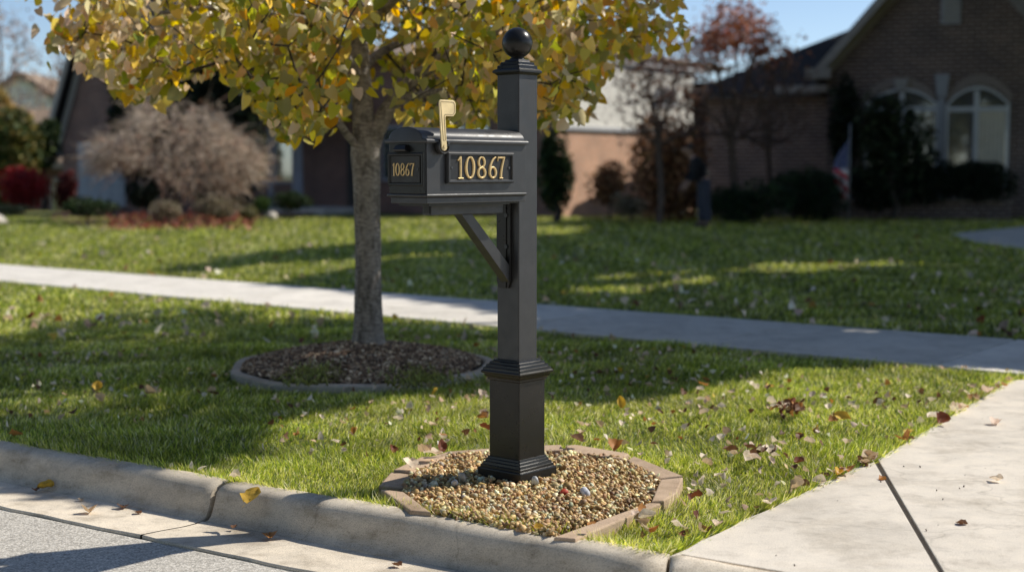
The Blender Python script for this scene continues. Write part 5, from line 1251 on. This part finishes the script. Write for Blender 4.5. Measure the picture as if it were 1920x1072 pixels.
def leaf_obj(P, c, size, label=None, group=None, tilt=.5, z=None, rot=None):
    o = bpy.data.objects.new('fallen_leaf', random.choice(LM[c])); COL.objects.link(o); o.location = (P[0], P[1], P[2])
    o.rotation_euler = rot or (random.gauss(0, tilt), random.gauss(0, tilt), random.uniform(0, 6.28)); o.scale = (size,) * 3
    return tag(o, label, 'leaf', group)
named = [
 ((474, 932), -.008, 'yellow', .105, 'bright yellow leaf lying on the kerb face right of the joint', tuple(Vector((-.30, -.45, .84)).to_track_quat('Z', 'Y').to_euler())),
 ((440, 896), .01, 'beige', .055, 'crumpled pale leaf on the kerb edge above the joint', None),
 ((86, 912), -.11, 'yellow', .085, 'yellow brown leaf in the gutter at far left', None),
 ((67, 917), -.115, 'brown', .055, 'brown leaf touching the yellow brown leaf in the gutter', None),
 ((30, 818), .015, 'orange', .075, 'orange brown leaf at the kerb top in the left corner', None),
 ((167, 959), -.118, 'tan', .075, 'tan flat leaf in the sunlit part of the gutter', None),
 ((152, 935), -.12, 'tan', .035, 'tiny tan leaf in the shaded gutter left of the pale curled one', None),
 ((230, 948), -.118, 'brown', .06, 'brown curled leaf in the shaded gutter', None),
 ((258, 959), -.122, 'brown', .04, 'small brown leaf below the curled one in the gutter', None),
 ((505, 1004), -.115, 'orange', .07, 'orange brown leaf in the gutter right of the kerb joint', None),
 ((440, 990), -.12, 'brown', .035, 'tiny brown leaf at the foot of the kerb by the joint', None),
 ((745, 1057), -.118, 'brown', .05, 'brown leaf in the gutter near the bottom edge', None),
 ((1866, 791), .012, 'pinkish', .10, 'curled pinkish leaf alone on the driveway at right', None),
 ((1868, 897), .012, 'beige', .075, 'small curled pale leaf on the driveway below the pinkish one', None),
 ((1803, 979), .006, 'brown', .05, 'dark brown round leaf lying flat on the driveway', (0.05, .05, 1)),
 ((1655, 898), .002, 'orange', .04, 'tiny orange leaf lying in the driveway joint', None),
 ((1569, 884), .02, 'beige', .105, 'pale leaf at the grass edge just above the driveway joint', None),
 ((1590, 880), .02, 'orange', .08, 'orange leaf beside the pale leaf at the driveway edge', None),
 ((1630, 856), .02, 'tan', .11, 'large tan leaf at the top of the driveway joint', None),
 ((1697, 823), .02, 'orange', .085, 'rust orange leaf on the driveway edge', None),
 ((1704, 810), .02, 'yellow', .08, 'yellow orange leaf just behind the rust orange one at the driveway edge', None),
 ((1757, 781), .03, 'beige', .12, 'pale leaf standing at the driveway edge amid a small heap', None),
 ((1768, 789), .02, 'rust', .09, 'rust brown leaf in front of the pale standing leaf', None),
 ((1800, 762), .02, 'beige', .09, 'pale leaf on the driveway edge beyond the small heap', None),
 ((1852, 735), .03, 'pinkish', .12, 'pinkish grey leaf near the far tip of the grass strip', None),
 ((1497, 916), .02, 'tan', .075, 'tan leaf with an orange edge at the front right grass edge', None),
 ((1215, 972), .03, 'beige', .075, 'pale leaf on the grass just right of the longest edging block', None),
 ((1307, 933), .04, 'rust', .055, 'small rust red leaf on the grass right of the gravel bed', None),
 ((1110, 985), .04, 'orange', .045, 'small orange leaf at the front of the gravel bed', None),
 ((1010, 992), .035, 'yellow', .04, 'yellow scrap of leaf on the front rim of the gravel', None),
 ((828, 838), .06, 'rust', .075, 'dark rust leaf standing behind the left edging block', (R(60), .2, .4)),
 ((812, 852), .05, 'beige', .10, 'pale curled leaf on the edging block left of the post', None),
 ((795, 850), .05, 'tan', .08, 'tan leaf at the back left corner of the bed', None),
 ((770, 872), .04, 'beige', .08, 'grey beige leaf on the left edging block', None),
 ((905, 786), .05, 'orange', .085, 'bright orange leaf on the grass just left of the post pedestal', None),
 ((908, 804), .05, 'rust', .07, 'rust leaf below the bright orange one left of the pedestal', None),
 ((1155, 840), .05, 'orange', .08, 'orange brown leaf on the back right edging block', None),
 ((1082, 825), .05, 'brown', .08, 'brown leaf behind the long edging block', None),
 ((1580, 785), .05, 'yellow', .10, 'bright yellow orange leaf in the sunny grass beside the brown heap', None),
 ((1162, 756), .05, 'yellow', .08, 'yellow leaf upright in the sunny grass right of the post', (R(70), 0, .3)),
 ((1318, 722), .05, 'orange', .085, 'orange leaf at the edge of the big shadow right of the post', None),
 ((183, 726), .05, 'yellow', .07, 'yellow leaf standing in the shaded grass at left', (R(60), .1, .2)),
 ((282, 740), .05, 'tan', .10, 'tan leaf in the shaded grass right of the yellow one', None),
]
for (px, py), z, c, s, lab, rot in named:
    g_ = G(px, py, z); hard = lab.find('driveway') >= 0 or lab.find('gutter') >= 0; leaf_obj((*g_, z + (-.004 if hard else .006)), c, s * .8, lab, None, .1 if hard else .3, rot=rot)
cn = list(LC); used = []
def pick_c(): return random.choices(cn, [.27, .28, .14, .06, .03, .05, .18])[0]
# piles: the brown heap on the grass and the pale cluster nearer the bed
for (cx_, cy_, sx, sy, k, colr, lab) in ((1482, 766, 34, 9, 30, ['rust', 'brown', 'orange', 'beige'], 'leaf of the brown heap on the sunny grass'), (1425, 850, 40, 9, 16, ['beige', 'pinkish', 'brown'], 'leaf of the pale cluster round the dark grass tuft')):
    for i in range(k):
        g_ = G(random.gauss(cx_, sx * .5), random.gauss(cy_, sy * .55), .03); leaf_obj((*g_, random.uniform(.025, .06)), random.choice(colr), random.uniform(.035, .07), lab, lab.replace('leaf of', 'leaves of'), .7)
cand = []
while len(cand) < 175:
    px = random.uniform(-40, 1900); py = random.uniform(560, 1010) if random.random() < .8 else random.uniform(700, 960); g_ = G(px, py, .03)
    if not grass_mask(np.array([g_]))[0] or g_[1] > sw_front(g_[0]): continue
    if snoise(np.array(g_[0]), np.array(g_[1]), 1.5) < -.25: continue
    if g_[0] < -.2 and g_[1] < 7 and random.random() < .4: continue
    cand.append((px, py, g_))
for px, py, g_ in cand: leaf_obj((*g_, random.uniform(.008, .026)), pick_c(), random.uniform(.028, .056), 'dry curled leaf lying loose on the grass strip', LGROUP, .38)
# leaves banked along the driveway edge
for i in range(34):
    t_ = random.random() ** .8; e = EDGE[0] + (EDGE[1] - EDGE[0]) * t_ if i % 2 else EDGE[1] + (EDGE[2] - EDGE[1]) * t_
    e = e + en * random.uniform(-.02, .03); leaf_obj((*e, random.uniform(.006, .02)), pick_c(), random.uniform(.03, .065), 'small dry leaf caught where the grass meets the driveway', 'small leaves along the driveway edge', .45)
# the many more beyond: one mass
n = 520; P = []
while len(P) < n:
    px = random.uniform(-200, 2100); py = random.uniform(440, 640); g_ = G(px, py)
    if 8 < g_[1] < 27 and grass_mask(np.array([g_]))[0] and g_[1] > sw_back(g_[0]): P.append((*g_, random.uniform(.0, .03)))
    elif g_[1] < sw_front(g_[0]) and g_[1] > 4.5 and grass_mask(np.array([g_]))[0] and random.random() < .7: P.append((*g_, random.uniform(0, .03)))
P = np.array(P); lm = leaf_mesh('leaf_litter', P, .062, list(LC.values()), [.3, .3, .14, .04, .03, .04, .16], -.2)
tag(link('leaf_litter', lm, M['dry_leaf']), 'countless small fallen leaves over the lawns', 'leaf litter', kind='stuff')
n = 1500; P = np.column_stack([RNG.uniform(-3.4, 3.2, n), RNG.uniform(4.3, 9.5, n)]); P = P[grass_mask(P) & (P[:, 1] < sw_front(P[:, 0])) & (snoise(P[:, 0], P[:, 1], 1.5) > -.35)]
tag(link('leaf_litter', leaf_mesh('leaf_litter', np.column_stack([P, RNG.uniform(.0, .022, len(P))]), .028, list(LC.values()), [.3, .32, .16, .03, .02, .03, .14], -.1), M['dry_leaf']), 'small scraps of dry leaf sunk in the near turf', 'leaf litter', kind='stuff')
n = 260; P = np.column_stack([RNG.uniform(.5, 3.6, n), RNG.uniform(4.0, 8.2, n)]); P = P[~grass_mask(P) & (Kw(P) < -.05) & (P[:, 1] < sw_front(P[:, 0]))]
P = P[~in_poly(P, BED_OUT)]; n = len(P); X, Y_, Z = frames(rand_dirs(n), RNG.uniform(0, 6.28, n)); L = RNG.uniform(.001, .0115, n) ** 1.0 * RNG.uniform(.3, 1, n)
V, F = instance_mesh(CHIP, CHIP_F, np.column_stack([P, np.full(n, .003)]), X, Y_, Z, np.stack([L * .5, L, L * .3], 1))
tag(link('debris', npmesh('debris', V, F, np.repeat(np.array([(.09, .06, .04)]) * RNG.uniform(.5, 2, (n, 1)), 8, 0)), M['mulch']), 'crumbs of bark and leaf on the driveway', 'debris', kind='stuff')

# ================================================================== LIGHT, SKY, CAMERA
w = bpy.data.worlds.new('World'); SC.world = w; w.use_nodes = True; nt = w.node_tree; bg = nt.nodes['Background']
sky = nt.nodes.new('ShaderNodeTexSky'); sky.sky_type = 'NISHITA'; sky.sun_disc = False; sky.sun_elevation = SUN_EL; sky.sun_rotation = SUN_AZ
sky.air_density = .7; sky.dust_density = .25; sky.ozone_density = 1.0; sky.altitude = 200
nt.links.new(sky.outputs[0], bg.inputs[0]); bg.inputs[1].default_value = .132
sl = bpy.data.lights.new('sun', 'SUN'); sl.energy = 5.0; sl.angle = R(.5); sl.color = (1, .945, .85); so = bpy.data.objects.new('sun', sl); COL.objects.link(so)
dv = Vector((SUNH[0] * math.cos(SUN_EL), SUNH[1] * math.cos(SUN_EL), math.sin(SUN_EL))); so.rotation_euler = dv.to_track_quat('Z', 'Y').to_euler(); so.location = (20, 10, 30)
cam = bpy.data.cameras.new('camera'); cam.sensor_width = 36; cam.lens = FOC * 36 / 1920; cam.clip_start = .1; cam.clip_end = 2000
co = bpy.data.objects.new('camera', cam); COL.objects.link(co); co.location = (0, 0, CAM_H); co.rotation_euler = (R(90) - PITCH, 0, 0); SC.camera = co
cam.dof.use_dof = True; cam.dof.focus_distance = 5.35; cam.dof.aperture_fstop = 1.75; cam.dof.aperture_blades = 9
SC.render.engine = 'CYCLES'; SC.cycles.use_denoising = True; SC.cycles.denoiser = 'OPENIMAGEDENOISE'
SC.cycles.max_bounces = 8; SC.cycles.transparent_max_bounces = 8; SC.cycles.caustics_reflective = False; SC.cycles.caustics_refractive = False; SC.cycles.sample_clamp_indirect = 6
SC.view_settings.view_transform = 'Standard'; SC.view_settings.look = 'None'; SC.view_settings.exposure = 0; SC.view_settings.gamma = 1
